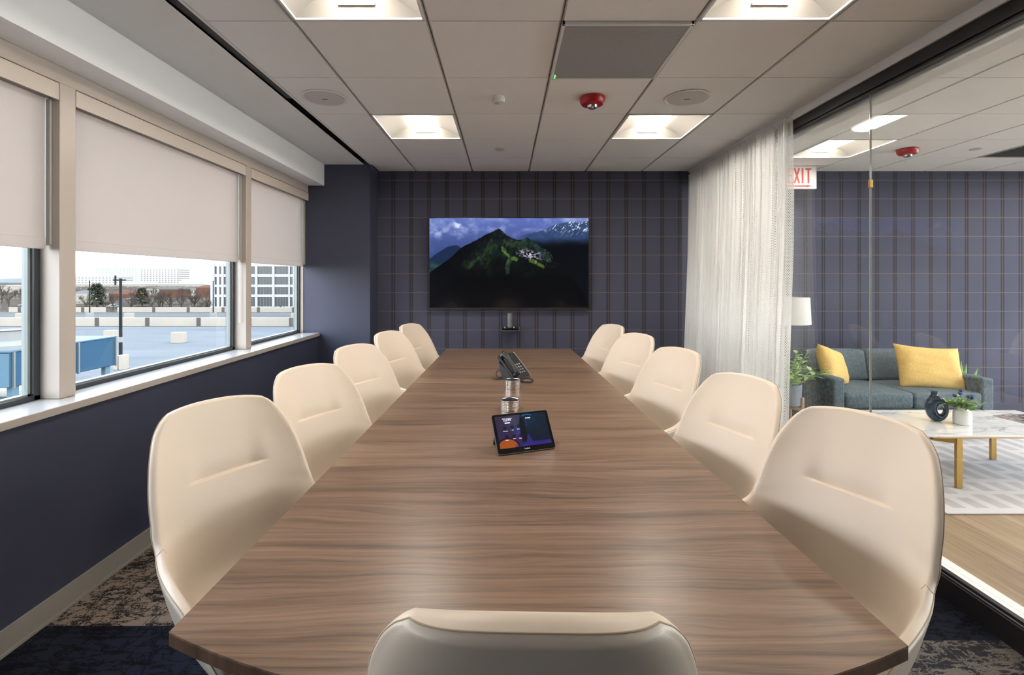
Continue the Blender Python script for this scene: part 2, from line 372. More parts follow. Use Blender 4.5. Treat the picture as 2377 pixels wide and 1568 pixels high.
def m_lampshade():
    m, n, l, p = newmat('white linen lampshade'); n.remove(p); o = n['Material Output']
    d = n.new('ShaderNodeBsdfDiffuse'); d.inputs[0].default_value = (.85, .84, .82, 1)
    t = n.new('ShaderNodeBsdfTranslucent'); t.inputs[0].default_value = (.85, .82, .77, 1)
    x = n.new('ShaderNodeMixShader'); x.inputs[0].default_value = .4
    l.new(d.outputs[0], x.inputs[1]); l.new(t.outputs[0], x.inputs[2]); l.new(x.outputs[0], o.inputs[0]); return m
M['linen'] = m_lampshade()
def m_net():
    m, n, l, p = newmat('white open mesh curtain fabric'); n.remove(p); T = NT(n, l); o = n['Material Output']
    uv = n.new('ShaderNodeUVMap'); s = n.new('ShaderNodeSeparateXYZ'); l.new(uv.outputs[0], s.inputs[0])
    u = T.m('DIVIDE', s.outputs[0], .0125); v = T.m('DIVIDE', s.outputs[1], .0185)
    def cell(du):
        a = T.m('SUBTRACT', T.m('FRACT', T.m('ADD', u, du)), .5); b = T.m('SUBTRACT', T.m('FRACT', T.m('ADD', v, du)), .5)
        b = T.m('MULTIPLY', b, 1.48); return T.m('ADD', T.m('MULTIPLY', a, a), T.m('MULTIPLY', b, b))
    dd = T.m('MINIMUM', cell(0.0), cell(.5)); hole = T.m('LESS_THAN', dd, .066)
    d = n.new('ShaderNodeBsdfDiffuse'); d.inputs[0].default_value = (.88, .87, .85, 1)
    t = n.new('ShaderNodeBsdfTranslucent'); t.inputs[0].default_value = (.88, .87, .85, 1)
    x = n.new('ShaderNodeMixShader'); x.inputs[0].default_value = .4; l.new(d.outputs[0], x.inputs[1]); l.new(t.outputs[0], x.inputs[2])
    tr = n.new('ShaderNodeBsdfTransparent'); y = n.new('ShaderNodeMixShader'); l.new(hole, y.inputs[0]); l.new(x.outputs[0], y.inputs[1]); l.new(tr.outputs[0], y.inputs[2]); l.new(y.outputs[0], o.inputs[0]); return m
M['net'] = m_net()
for k_ in ('concrete', 'concrete_d', 'blue', 'blue_l', 'white_c', 'bark', 'twig', 'evergreen', 'brick', 'roofg', 'beigeb', 'whiteb'):
    for q_ in M[k_].node_tree.nodes:
        if q_.type == 'BSDF_PRINCIPLED': q_.inputs['Specular IOR Level'].default_value = 0.02
def m_perf():
    m, n, l, p = newmat('perforated speaker metal'); T = NT(n, l); x, y, z = T.xyz()
    u = T.m('DIVIDE', T.m('ADD', x, 5), .0082); v = T.m('DIVIDE', T.m('ADD', y, 5), .0082)
    def cell(k):
        a = T.m('SUBTRACT', T.m('FRACT', T.m('ADD', u, k)), .5); b = T.m('SUBTRACT', T.m('FRACT', T.m('ADD', v, k)), .5); return T.m('ADD', T.m('MULTIPLY', a, a), T.m('MULTIPLY', b, b))
    h = T.m('LESS_THAN', T.m('MINIMUM', cell(0), cell(.5)), .055)
    l.new(T.mix(h, (.52, .52, .52, 1), (.03, .03, .03, 1)), p.inputs['Base Color']); p.inputs['Roughness'].default_value = .5; return m
M['perf'] = m_perf()
def m_facade(name, wall, win, px, pz, wx=.5, wz=.5, ax=0):
    m, n, l, p = newmat(name); T = NT(n, l); x, y, z = T.xyz()
    fx = T.m('FRACT', T.m('DIVIDE', T.m('ADD', x, 5000), px)); fz = T.m('FRACT', T.m('DIVIDE', T.m('ADD', z, 500), pz))
    k = T.m('MULTIPLY', T.m('LESS_THAN', fx, wx), T.m('LESS_THAN', fz, wz)); l.new(T.mix(k, wall, win), p.inputs['Base Color']); p.inputs['Roughness'].default_value = .7; return m
M['hotel'] = m_facade('far hotel facade', dimb(.84, .80, .70), dimb(.36, .33, .30), 5.0, 3.4, .5, .5)
M['glassy'] = m_facade('far glass facade', dimb(.84, .86, .85), dimb(.56, .63, .64), 5.6, 40, .4, 1.1)
def m_asphalt(name, a, b):
    m, n, l, p = newmat(name); T = NT(n, l); x, y, z = T.xyz()
    w = T.noise(T.comb(T.m('MULTIPLY', x, .05), T.m('MULTIPLY', y, .25)), 1, 5, .6); l.new(T.mix(T.ramp(w, [(.35, (0, 0, 0, 1)), (.65, (1, 1, 1, 1))]), a, b), p.inputs['Base Color']); p.inputs['Roughness'].default_value = .9; p.inputs['Specular IOR Level'].default_value = 0; return m
M['deck'] = m_asphalt('pale parking deck', dim(.44, .46, .47), dim(.56, .57, .575))
M['deck2'] = m_asphalt('grey parking deck', dim(.36, .35, .33), dim(.46, .45, .43))
M['ground'] = m_asphalt('winter ground', (.022, .018, .014, 1), (.075, .066, .055, 1))
def m_vcol(name, strength, rough=.12):
    m, n, l, p = newmat(name); a = n.new('ShaderNodeVertexColor'); a.layer_name = 'picture'
    p.inputs['Base Color'].default_value = (.004, .004, .005, 1); p.inputs['Roughness'].default_value = rough
    p.inputs['Specular IOR Level'].default_value = .3; l.new(a.outputs[0], p.inputs['Emission Color']); p.inputs['Emission Strength'].default_value = strength; return m

# ================================================================== room shell
H = 2.6; YB = 5.2; YF = -1.47; XG = 2.05; XL = -1.9; XR = 6.8
ROWS = [2.1874 + .6096 * k for k in range(-6, 5)] + [YB]
def struct(name, mb, mat, **k): o = mb.build(name, mat, **k); o['kind'] = 'structure'; return o
struct('floor', MB().box(XL - .3, YF, -.1, 1.957, YB, 0), M['carpet'])
struct('floor_lounge', MB().box(1.957, YF, -.1, XR, YB, -.001), M['oak'])
struct('wall_back', MB().box(-2.25, YB, 0, XR + .1, YB + .15, 2.8), M['plaid'])
struct('wall_front', MB().box(-2.25, YF - .15, 0, XR + .1, YF, 2.8), M['navy'])
struct('wall_right', MB().box(XR, YF, 0, XR + .15, YB, .35).box(XR, YF, 2.5, XR + .15, YB, 2.8).box(XR, YF, .35, XR + .15, YF + .1, 2.5).box(XR, YB - .1, .35, XR + .15, YB, 2.5).box(XR, 1.3, .35, XR + .15, 1.4, 2.5).box(XR, 3.2, .35, XR + .15, 3.3, 2.5), M['gyp_white'])
struct('wall_left', MB().box(-2.14, YF, 0, XL, 4.9, .856), M['navy'])
struct('wall_column', MB().box(-2.14, 4.9, 0, -1.372, YB, H), M['navy'])
struct('baseboard_left', MB().box(XL, YF, 0, XL + .008, 4.9, .100).box(XL, YF, 0, XL + .014, 4.9, .012), M['base'])
struct('baseboard_column', MB().box(XL, 4.891, 0, -1.364, 4.9, .1).box(-1.372, 4.9, 0, -1.364, YB, .1), M['base'])
struct('baseboard_back', MB().box(-1.364, YB - .008, 0, 1.957, YB, .1), M['base'])
struct('baseboard_lounge', MB().box(2.10, YB - .010, 0, XR, YB, .1), M['navy'])
# bulkhead along the windows, drywall strip, slot
struct('trim_1', MB().box(-2.14, YF, H - .215, -1.838, 4.9, H + .15), M['gyp_white'])
struct('trim_2', MB().box(-1.838, YF, H, -1.432, 4.9, H + .02).box(-1.375, YF, H, -1.358, 4.905, H + .03), M['gyp'])
mb = MB().box(-1.434, YF, H + .12, -1.373, 4.9, H + .13).box(-1.436, YF, H + .002, -1.432, 4.9, H + .13).box(-1.375, YF, H + .031, -1.371, 4.9, H + .13)
for i_, (a_, b_) in enumerate(((YF + .1, 1.3), (1.4, 3.2), (3.3, YB - .1))): struct('window_%d' % (7 + i_), MB().box(XR + .07, a_, .35, XR + .076, b_, 2.5), M['glass_w'])  # out of view; lounge window panes added to let in more daylight
o = empty('slot_diffuser', (-1.40, 2, H), 0, 'long black linear air slot between the drywall strip and the ceiling tiles', 'air vent')
origin_to(mb.build('slot_housing', M['black']), (-1.40, 2, H)).parent = o; o.children[0].location = (0, 0, 0)
q = MB().box(-.0325, YF - 2, .012, .0245, 1.15, .03).build('slot_insert', M['darkgrey'], o)
# ceiling tiles
def cols(x0, x1):
    c = [.258 + .6096 * k for k in range(-8, 14)]; c = [a for a in c if x0 < a < x1]; return [x0] + c + [x1]
ROOM = cols(-1.358, 2.014); LOUNGE = cols(2.17, XR)
FIX = [(-.9612, 1.5778), (.8676, 1.5778), (-.9612, 3.4066), (.8676, 3.4066)]
LFIX = [(2.6964, 4.0162), (3.9156, 2.1874), (5.1348, 4.0162), (2.6964, .3586), (5.1348, 1.5778), (3.9156, -.251)]
MIC = (.258, 2.1874); GRILLE = (4.5252, 4.0162)
skip = FIX + LFIX + [MIC, GRILLE]
mb = MB(); g = MB()
for C in (ROOM, LOUNGE):
    for i in range(len(C) - 1):
        for j in range(len(ROWS) - 1):
            x0, x1, y0, y1 = C[i], C[i + 1], ROWS[j], ROWS[j + 1]
            if any(abs(x0 - a) < .02 and abs(y0 - b) < .02 for a, b in skip): continue
            ex0 = .010; ex1 = .010
            if i == 0: ex0 = .004
            if i == len(C) - 2: ex1 = .004
            mb.box(x0 + ex0, y0 + .0035, H, x1 - ex1, y1 - .0035, H + .016)
    for x in C[1:-1]:
        g.box(x - .0095, YF, H + .006, x - .0028, YB, H + .018).box(x + .0028, YF, H + .006, x + .0095, YB, H + .018).box(x - .0028, YF, H + .022, x + .0028, YB, H + .024)
    for y in ROWS[1:-1]: g.box(C[0], y - .006, H + .008, C[-1], y + .006, H + .017)
struct('ceiling', mb.box(-2.14, YF, H + .16, XR, YB, H + .2), M['tile'])
struct('trim_3', g, M['grid'])
# ------------------------------------------------------------------ windows
WY = [(-.92, .60), (.68, 2.159), (2.240, 3.715), (3.79, 4.9)]
ZS = .889; XW = -2.10
MUL = [(-1.0, -.92), (.60, .68), (2.159, 2.240), (3.715, 3.79)]
fr = MB()
for a, b in MUL: fr.box(-2.14, a, ZS, -1.995, b, H - .29)
fr.box(-2.14, YF, H - .29, -2.0, 4.9, H - .2152).box(-2.14, YF, ZS, -1.995, -1.0, H - .29)
fr.box(-2.14, 4.893, ZS, -2.05, 4.9, H - .29)
struct('trim_4', fr, M['alu'], bevel=.003)
fr = MB().box(-2.14, YF, .856, -1.885, 4.9, .8885)
struct('window_sill', fr, [M['sill']], bevel=.003)
struct('trim_5', MB().box(-1.8849, YF, .8562, -1.8829, 4.9, .8862), M['sillface'])
for k, (y0, y1) in enumerate(WY):
    w = MB(); zt = H - .29
    w.box(-2.135, y0, ZS, -2.082, y1, ZS + .022).box(-2.135, y0, ZS, -2.082, y0 + .03, zt).box(-2.135, y1 - .03, ZS, -2.082, y1, zt).box(-2.135, y0, zt - .04, -2.082, y1, zt)
    f = struct('window_%d' % (k + 1), w, M['wframe'], bevel=.002)
    gk = MB().box(-2.125, y0 + .03, ZS + .022, -2.098, y0 + .042, zt - .04).box(-2.125, y1 - .042, ZS + .022, -2.098, y1 - .03, zt - .04).box(-2.125, y0 + .03, ZS + .022, -2.098, y1 - .03, ZS + .030)
    gk.build('glazing_bead', M['gasket'], f)
    MB().box(-2.114, y0 + .03, ZS + .022, -2.110, y1 - .03, zt - .04).build('pane', M['glass_w'], f)
# roller shades
names = ['', 'first roller shade, cut off by the left edge of the photo', 'wide roller shade in the middle window above the blue unit outside', 'roller shade at the far window beside the dark column']
for k in (1, 2, 3, 0):
    y0, y1 = WY[k]; cx = (y0 + y1) / 2
    o = empty('roller_shade', (-2.0, cx, 2.31), 0, 'pale roller shade in the window nearest the rear wall' if k == 0 else names[k], 'window shade', 'roller shades on the left windows')
    hw = (y1 - y0) / 2 - .001
    MB().box(-.004, -hw + .002, -.080, .004, hw - .002, -.005).box(-.075, -hw + .002, -.009, -.004, hw - .002, -.005).build('fascia', M['fascia'], o, bevel=.001)
    MB().box(-.07, -hw + .001, -.0045, -.003, hw - .001, 0).build('dark_gap_strip', M['black'], o)  # black strip paints in the dark gap line between header and fascia
    MB().cyl((-.045, -hw + .01, -.045), (-.045, hw - .01, -.045), .028, n=20).build('roller', M['cloth'], o, smooth=True)
    zb = CAMZ + .139 - 2.31
    MB().box(-.0505, -hw + .012, zb + .05, -.0495, hw - .013, -.045).build('shade_cloth', M['cloth'], o)
    MB().box(-.0525, -hw + .012, zb, -.0475, hw - .013, zb + .05).build('hem_bar', M['cloth'], o, bevel=.002)
    MB().box(-.075, hw - .010, zb + .02, -.03, hw, -.08).build('side_channel', M['channel'], o)
    if k in (1, 2):
        pts = [(-.035, hw - .022, -.08), (-.035, hw - .022, -1.02)] ; 
        c = MB().tube([(-.035, hw - .030, -.08), (-.035, hw - .030, -1.20), (-.035, hw - .022, -1.215), (-.035, hw - .014, -1.20), (-.035, hw - .014, -.08)], .0018, 6)
        if k == 2: c.build('bead_chain', M['white_p'], o, smooth=True)
# ------------------------------------------------------------------ glass wall to the lounge
struct('trim_6', MB().box(2.014, YF, H - .055, 2.17, YB, H + .02), M['gyp_white'], bevel=.002)
struct('trim_7', MB().box(2.026, YF, H - .118, 2.09, YB, H - .0552).box(2.040, YF, H - .124, 2.085, YB, H - .118).box(2.036, YF, H - .134, 2.062, YB, H - .124), M['header'])
struct('trim_8', MB().box(2.0905, YF, H - .16, 2.17, YB, H - .0552), M['gyp_white'])
struct('baseboard_right', MB().box(1.957, YF, 0, 1.966, YB, .098).box(1.966, YF, 0, 2.018, YB, .088).box(1.966, YF, .088, 1.976, YB, .104).box(1.994, YF, .088, 2.018, YB, .104), M['header'])
struct('trim_9', MB().box(2.0182, YF, 0, 2.096, YB, .100), M['gyp_white'])
yj = 2.70
for i, (a, b) in enumerate([(YF, yj - .0015), (yj + .0015, YB)]):
    f = struct('window_%d' % (5 + i), MB().box(XG - .005, a, .1, XG + .005, b, H - .13), M['glass'])
struct('trim_10', MB().box(XG - .0055, yj - .0015, .1, XG + .0055, yj + .0015, H - .13), M['glass_edge'])
o = MB().box(XG - .009, yj - .008, 1.94, XG + .009, yj + .008, 1.985).build('glass_clip', M['brass'], bevel=.002)
tag(origin_to(o, (XG, yj, 1.96)), 'small brass clip on the joint of the glass wall', 'clip')

# ================================================================== ceiling lamps
M['lens'] = emis('glowing lens', (1, .93, .83, 1), LENS_POWER)
M['refl'] = plain('white reflector', (.36, .34, .31, 1), .45)
S = .6096
def troffer():
    o = empty('recessed_ceiling_light', (0, 0, 0)); h = S / 2 - .008
    f = MB()
    for a in (-1, 1):
        f.box(min(a * h, a * (h - .012)), -h, -.004, max(a * h, a * (h - .012)), h, .012).box(-h, min(a * h, a * (h - .012)), -.004, h, max(a * h, a * (h - .012)), .012)
    f.build('frame', M['white_p'], o)
    n = 14; hw = .078
    for sgn in (-1, 1):
        G = []
        for i in range(n + 1):
            t = i / n; x = hw + (h - .010 - hw) * t; z = .004 + .070 * (1 - t ** 2.0)
            G.append([(sgn * x, -h + .010, z), (sgn * x, h - .010, z)])
        q = MB().grid(G); q.build('reflector', M['refl'], o, smooth='all', fix=False)
    for a in (-1, 1):   # sloping end plates
        G = []; ends = MB()
        for i in range(n + 1):
            t = i / n; x = -h + .01 + 2 * (h - .01) * t; ax = abs(x); zz = .004 + .070 * (1 - ((max(ax - hw, 0)) / (h - .01 - hw)) ** 2)
            G.append([(x, a * (h - .010), .002), (x, a * (h - .010 - .9 * (zz - .002)), zz + .002)])
        ends.grid(G); ends.build('end_plate', M['refl'], o, smooth='all', fix=False)
    G = []
    for i in range(13):
        t = -1 + 2 * i / 12; x = hw * t; z = .064 - .022 * math.sqrt(max(0, 1 - t * t)) ** 1
        G.append([(x, -h + .055, z), (x, h - .055, z)])
    l = MB().grid(G); l.add([(hw * (-1 + 2 * i / 12), a * (h - .055), .064 - .022 * math.sqrt(max(0, 1 - (-1 + 2 * i / 12) ** 2))) for a in (-1, 1) for i in range(13)], [tuple(range(13)), tuple(range(25, 12, -1))])
    l.build('lens', M['lens'], o, smooth='all', fix=False)
    for a in (-1, 1): MB().box(-hw - .002, a * (h - .052) - .002, .038, hw + .002, a * (h - .052) + .002, .066).build('lens_cap', M['white_p'], o)
    MB().box(-h, -h, .078, h, h, .082).build('housing', M['white_p'], o)
    return o
proto = troffer()
fl = ['recessed ceiling light at the top left edge of the photo, near the camera', 'recessed ceiling light at the top right edge of the photo, near the camera',
      'recessed ceiling light left of the white ceiling sensor, towards the screen wall', 'recessed ceiling light just beyond the right round ceiling speaker',
      ]
ll = ['lounge ceiling light above the exit sign', 'lounge ceiling light over the coffee table side', 'lounge ceiling light at the far right', 'lounge ceiling light beside the glass wall at the rear', 'lounge ceiling light near the right wall', 'lounge ceiling light at the rear']
for i, ((a, b), lab) in enumerate(zip(FIX + LFIX, fl + ll)):
    o = proto if i == 0 else copy_tree(proto)
    o.location = (a + S / 2, b + S / 2, H); tag(o, lab, 'ceiling light', 'recessed ceiling lights of the meeting room' if i < 4 else 'recessed ceiling lights of the lounge')
# microphone panel
o = empty('ceiling_microphone_panel', (MIC[0] + S / 2, MIC[1] + S / 2, H), 0, 'large square perforated grey ceiling panel with a small green light', 'ceiling panel')
h = S / 2 - .004
MB().box(-h + .012, -h + .012, -.012, h - .012, h - .012, -.004).build('grille', M['perf'], o)
f = MB()
for a in (-1, 1): f.box(min(a * h, a * (h - .014)), -h, -.014, max(a * h, a * (h - .014)), h, .01).box(-h, min(a * h, a * (h - .014)), -.014, h, max(a * h, a * (h - .014)), .01)
f.build('frame', M['white_p'], o, bevel=.002)
MB().box(-h + .020, h - .058, -.0135, -h + .027, h - .014, -.0115).build('status_light', emis('green light', (.1, 1, .12, 1), 1.4), o)
MB().box(-h, -h, .03, h, h, .05).build('housing', M['grid'], o)
# speakers
def speaker(x, y, lab):
    o = empty('ceiling_speaker', (x, y, H), 0, lab, 'ceiling speaker', 'round ceiling speakers')
    MB().lathe([(.125, 0), (.138, -.003), (.140, -.008), (.132, -.011), (.122, -.006)], n=48).build('rim', M['white_p'], o, smooth=True)
    MB().lathe([(.121, -.002), (.121, -.009), (.085, -.012), (.0, -.013)], n=48).build('grille', plain('speaker grille white', (.60, .58, .56, 1), .7, bump=.4, bscale=900), o, smooth=True)
    MB().box(-.018, -.002, -.0145, .018, .002, -.0125).build('badge', M['darkgrey'], o)
    return o
speaker(-1.16, 3.10, 'round white ceiling speaker beside the long black air slot')
speaker(1.173, 3.10, 'round white ceiling speaker right of the red alarm')
# sensor
o = empty('occupancy_sensor', (-.046, 3.10, H), 0, 'small white round sensor on the ceiling left of the red alarm', 'sensor')
MB().lathe([(.046, 0), (.046, -.022), (.040, -.034), (.022, -.036)], n=36).build('body', M['white_p'], o, smooth=True)
MB().lathe([(.022, -.036), (.020, -.040), (.008, -.044), (0, -.044)], n=24).build('sensor_lens', M['grid'], o, smooth=True)
# strobes
def strobe(x, y, lab):
    o = empty('fire_alarm_strobe', (x, y, H), 0, lab, 'fire alarm', 'red ceiling fire alarms')
    MB().lathe([(.072, 0), (.082, -.006), (.080, -.030), (.068, -.048), (.040, -.055), (0, -.055)], n=40).build('body', M['red_p'], o, smooth=True)
    MB().lathe([(.034, -.055), (.030, -.068), (.018, -.074), (0, -.075)], n=20).build('strobe_lens', M['chrome'], o, smooth=True)
strobe(.563, 3.10, 'red round ceiling fire alarm in the meeting room, nearest the white sensor')
strobe(3.611, 4.32, 'red ceiling fire alarm seen through the glass in the lounge')
for x, lab in ((-.046, 'small flat grey sprinkler cap in the tile nearest the screen wall'), (4.22, 'small flat grey sprinkler cap on the lounge ceiling')):
    o = MB().lathe([(.042, 0), (.043, -.006), (.036, -.008), (0, -.008)], n=32).build('sprinkler_cap', M['grid'], smooth=True, loc=(x, 4.32, H)); tag(o, lab, 'sprinkler', 'sprinkler caps')
o = empty('air_return_grille', (GRILLE[0] + S / 2, GRILLE[1] + S / 2, H), 0, 'dark square air return grille in the lounge ceiling at the right edge', 'air vent')
MB().box(-.295, -.295, .02, .295, .295, .03).build('backing', M['darkgrey'], o)
mb = MB()
for i in range(24): mb.box(-.285, -.285 + i * .024, 0, .285, -.281 + i * .024, .014)
mb.build('slats', M['darkgrey'], o)
f = MB()
for a in (-1, 1): f.box(min(a * .3, a * .285), -.3, -.003, max(a * .3, a * .285), .3, .02).box(-.3, min(a * .3, a * .285), -.003, .3, max(a * .3, a * .285), .02)
f.build('frame', M['grid'], o)

# ================================================================== numpy pictures
def vnoise(x, y, seed=0):
    xi = np.floor(x).astype(int); yi = np.floor(y).astype(int); fx = x - xi; fy = y - yi; fx = fx * fx * (3 - 2 * fx); fy = fy * fy * (3 - 2 * fy)
    def h(a, b):
        q = np.sin(a * 127.1 + b * 311.7 + seed * 74.7) * 43758.5453; return q - np.floor(q)
    return (h(xi, yi) * (1 - fx) + h(xi + 1, yi) * fx) * (1 - fy) + (h(xi, yi + 1) * (1 - fx) + h(xi + 1, yi + 1) * fx) * fy
def fbm(x, y, o=5, seed=0):
    s = 0; a = .5
    for k in range(o): s = s + a * vnoise(x, y, seed + k); x = x * 2.03; y = y * 2.03; a *= .5
    return s
def sst(a, b, x): t = np.clip((x - a) / (b - a), 0, 1); return t * t * (3 - 2 * t)
def lerp3(c, d, m): return c * (1 - m[..., None]) + np.array(d) * m[..., None]
def screen(name, w, h, nx, ny, fn, mat, parent, y=0):
    u = np.linspace(0, 1, nx + 1); v = np.linspace(0, 1, ny + 1); U, V = np.meshgrid(u, v)
    C = np.clip(fn(U, V), 0, 1); C = np.where(C <= .04045, C / 12.92, ((C + .055) / 1.055) ** 2.4)
    P = np.stack([(U - .5) * w, np.zeros_like(U) + y, (1 - V) * h], -1)
    mb = MB().grid(P, flip=True); o = mb.build(name, mat, parent, fix=False)
    ca = o.data.color_attributes.new('picture', 'FLOAT_COLOR', 'POINT')
    ca.data.foreach_set('color', np.concatenate([C, np.ones(C.shape[:2] + (1,))], -1).reshape(-1).astype(np.float32))
    return o
def pic_tv(U, V):
    X = U * 2285 + 40; Y = V * 1270 + 45
    n1 = fbm(X / 260, Y / 200, 5, 1); n2 = fbm(X / 90, Y / 70, 5, 9); n3 = fbm(X / 30, Y / 30, 4, 21)
    sky = np.stack([.30 + 0 * X, .36 + 0 * X, .60 + 0 * X], -1) * (1.12 - .35 * V[..., None] / .4)
    cl = sst(.38, .70, n1 * .6 + n2 * .4 + .12 * np.exp(-((X - 430) / 330) ** 2 - ((Y - 230) / 120) ** 2) - .14 * sst(250, 380, Y))
    sky = lerp3(sky, (.60, .66, .84), cl * .75)
    sky = lerp3(sky, (.88, .92, 1), sst(.45, .75, n2) * np.exp(-((X - 450) / 60) ** 2 - ((Y - 130) / 60) ** 2))
    sky = lerp3(sky, (.70, .75, .9), .8 * sst(.3, .7, n2) * np.exp(-((X - 180) / 170) ** 2 - ((Y - 235) / 45) ** 2))
    sky = lerp3(sky, (.22, .29, .50), sst(300, 560, Y) * .8)
    C = sky
    lh = np.interp(X, [40, 150, 300, 430, 500, 900], [620, 540, 450, 425, 470, 700]); m = sst(-8, 8, Y - lh); C = lerp3(C, (.07, .13, .22), m * .85)
    C = lerp3(C, (.17, .27, .25), m * sst(560, 700, Y) * (X < 420) * sst(.4, .6, n2))
    rr = np.interp(X, [1200, 1300, 1500, 1700, 1850, 1950, 2080, 2200, 2325], [330, 300, 255, 205, 130, 112, 92, 105, 80]) + 16 * (n3 - .5)
    m = sst(-6, 14, Y - rr) * sst(1250, 1500, X)
    far = np.stack([.13 + .10 * n2, .20 + .12 * n2, .35 + .12 * n2], -1); far = lerp3(far, (.02, .03, .055), sst(300, 470, Y + 120 * (n1 - .5)))
    rot = fbm((X + Y * .9) / 16, (Y - X * .5) / 42, 3, 33)
    far = lerp3(far, (.88, .92, .99), sst(.52, .62, rot) * sst(340, 130, Y - .10 * (X - 1900)) * sst(1400, 1850, X))
    C = C * (1 - m[..., None]) + far * m[..., None]
    rg = np.interp(X, [40, 180, 370, 480, 600, 760, 860, 960, 1000, 1030, 1090, 1150, 1220, 1300, 1380, 1450, 1510, 1640, 1770, 1840, 1950, 2100, 2200, 2325],
                   [815, 722, 585, 472, 412, 330, 272, 232, 203, 192, 226, 290, 322, 352, 348, 318, 362, 450, 520, 640, 742, 900, 1050, 1220]) + 16 * (n3 - .5)
    m = sst(-3, 5, Y - rg)
    mt = np.stack([.015 + .07 * n3 * n2 * 2, .03 + .09 * n3 * n2 * 2, .04 + .07 * n3 * n2 * 2], -1) * (1.35 - sst(350, 1000, Y))[..., None]
    def blob(pts, w, col, k=1.0, th=.5):
        nonlocal mt
        d = np.full(X.shape, 1e9)
        for (x0, y0), (x1, y1) in zip(pts[:-1], pts[1:]):
            t = np.clip(((X - x0) * (x1 - x0) + (Y - y0) * (y1 - y0)) / ((x1 - x0) ** 2 + (y1 - y0) ** 2), 0, 1); d = np.minimum(d, np.hypot(X - x0 - t * (x1 - x0), Y - y0 - t * (y1 - y0)))
        mt = lerp3(mt, col, sst(w * 1.2, w * .4, d + (n2 - .45) * w * 2.2 + (n3 - .45) * w * 1.6) * k)
    blob([(940, 440), (820, 570), (690, 670), (590, 740)], 85, (.17, .25, .16), .7); blob([(930, 470), (870, 560), (880, 700), (900, 830)], 55, (.10, .17, .09), .6)
    blob([(1090, 460), (1130, 540), (1200, 600), (1290, 630)], 26, (.26, .38, .16), .9); blob([(1150, 400), (1330, 430), (1420, 480)], 60, (.22, .28, .17), .55)
    blob([(1380, 390), (1480, 380), (1600, 480), (1740, 610)], 60, (.16, .25, .21), .6); blob([(1190, 640), (1170, 740), (1170, 800)], 40, (.22, .32, .22), .7)
    blob([(1500, 640), (1600, 690), (1660, 730)], 30, (.33, .42, .18), .9); blob([(1390, 880), (1500, 830), (1640, 940)], 60, (.07, .13, .06), .7)
    rk = sst(.40, .55, fbm(X / 24, Y / 17, 3, 50)); 
    mt = lerp3(mt, (.66, .63, .72), rk * np.exp(-((X - 1480) / 170) ** 4 - ((Y - 560 - .15 * (X - 1480)) / 62) ** 4))
    mt = lerp3(mt, (.6, .6, .66), sst(.6, .7, fbm(X / 12, Y / 12, 3, 60)) * sst(350, 500, Y) * sst(900, 650, Y) * sst(1550, 1700, X) * sst(1880, 1780, X) * .5)
    mt = mt * (.35 + 1.35 * fbm((X + Y * .4) / 34, Y / 60, 4, 77))[..., None]
    mt = lerp3(mt, (.008, .008, .010), sst(650, 1000, Y + 100 * (n2 - .5)) * .93)
    mt = lerp3(mt, (.01, .015, .03), sst(900, 480, X + (Y - 500) * .9) * .8)
    return C * (1 - m[..., None]) + mt * m[..., None]
# TV
tvx = ((995 + 1368) / 2 - 1172) * 5.13 / 1118; tvw = 373.5 * 5.13 / 1118; tvt = CAMZ - (504.5 - 651) * 5.13 / 1118; tvb = CAMZ - (719 - 651) * 5.13 / 1118
o = empty('television', (tvx, 5.13, tvb), 0, 'large black flat screen television on the plaid wall showing a mountain', 'television')
th = tvt - tvb; bz = .010
MB().box(-tvw / 2, .004, 0, tvw / 2, .055, th).build('body', M['plastic'], o, bevel=.004)
f = MB()
f.box(-tvw / 2, 0, 0, tvw / 2, .006, .018).box(-tvw / 2, 0, th - bz, tvw / 2, .006, th).box(-tvw / 2, 0, .018, -tvw / 2 + bz, .006, th - bz).box(tvw / 2 - bz, 0, .018, tvw / 2, .006, th - bz)
f.build('bezel', plain('dark bezel metal', (.05, .048, .046, 1), .25, metal=.6), o, bevel=.001)
sc = screen('screen', tvw - 2 * bz, th - .018 - bz, 420, 236, pic_tv, m_vcol('television picture', .70), o, .003); sc.location = (0, 0, .018)
MB().box(-.3, .055, .15, .3, .066, th - .15).build('wall_bracket', M['plastic'], o)
# camera under TV
cx = (1184.5 - 1172) * 5.1 / 1118
o = empty('video_bar_mount', (cx, 5.1, CAMZ - (768 - 651) * 5.1 / 1118), 0, 'small black camera bracket on a grey post hanging below the television', 'camera')
MB().box(-.098, -.05, 0, .098, .06, .006).box(-.098, -.05, 0, -.092, .06, .038).box(.092, -.05, 0, .098, .06, .038).build('tray', plain('grey tray', (.12, .11, .11, 1), .4), o, bevel=.001)
MB().box(-.09, -.045, .007, .09, .05, .034).build('camera_body', M['plastic_g'], o, bevel=.004)
MB().cyl((-.004 + .0, .02, .035), (-.004, .02, .185), .028, n=24).build('post', plain('grey post', (.13, .135, .135, 1), .4), o, smooth=True)
MB().cyl((-.06, -.02, .034), (-.06, -.02, .045), .008, n=10).build('knob', M['chrome'], o); MB().cyl((.04, -.02, .034), (.04, -.02, .045), .008, n=10).build('knob', M['chrome'], o)
MB().box(-.06, .03, .034, .06, .1, .04).build('back_plate', M['plastic'], o)

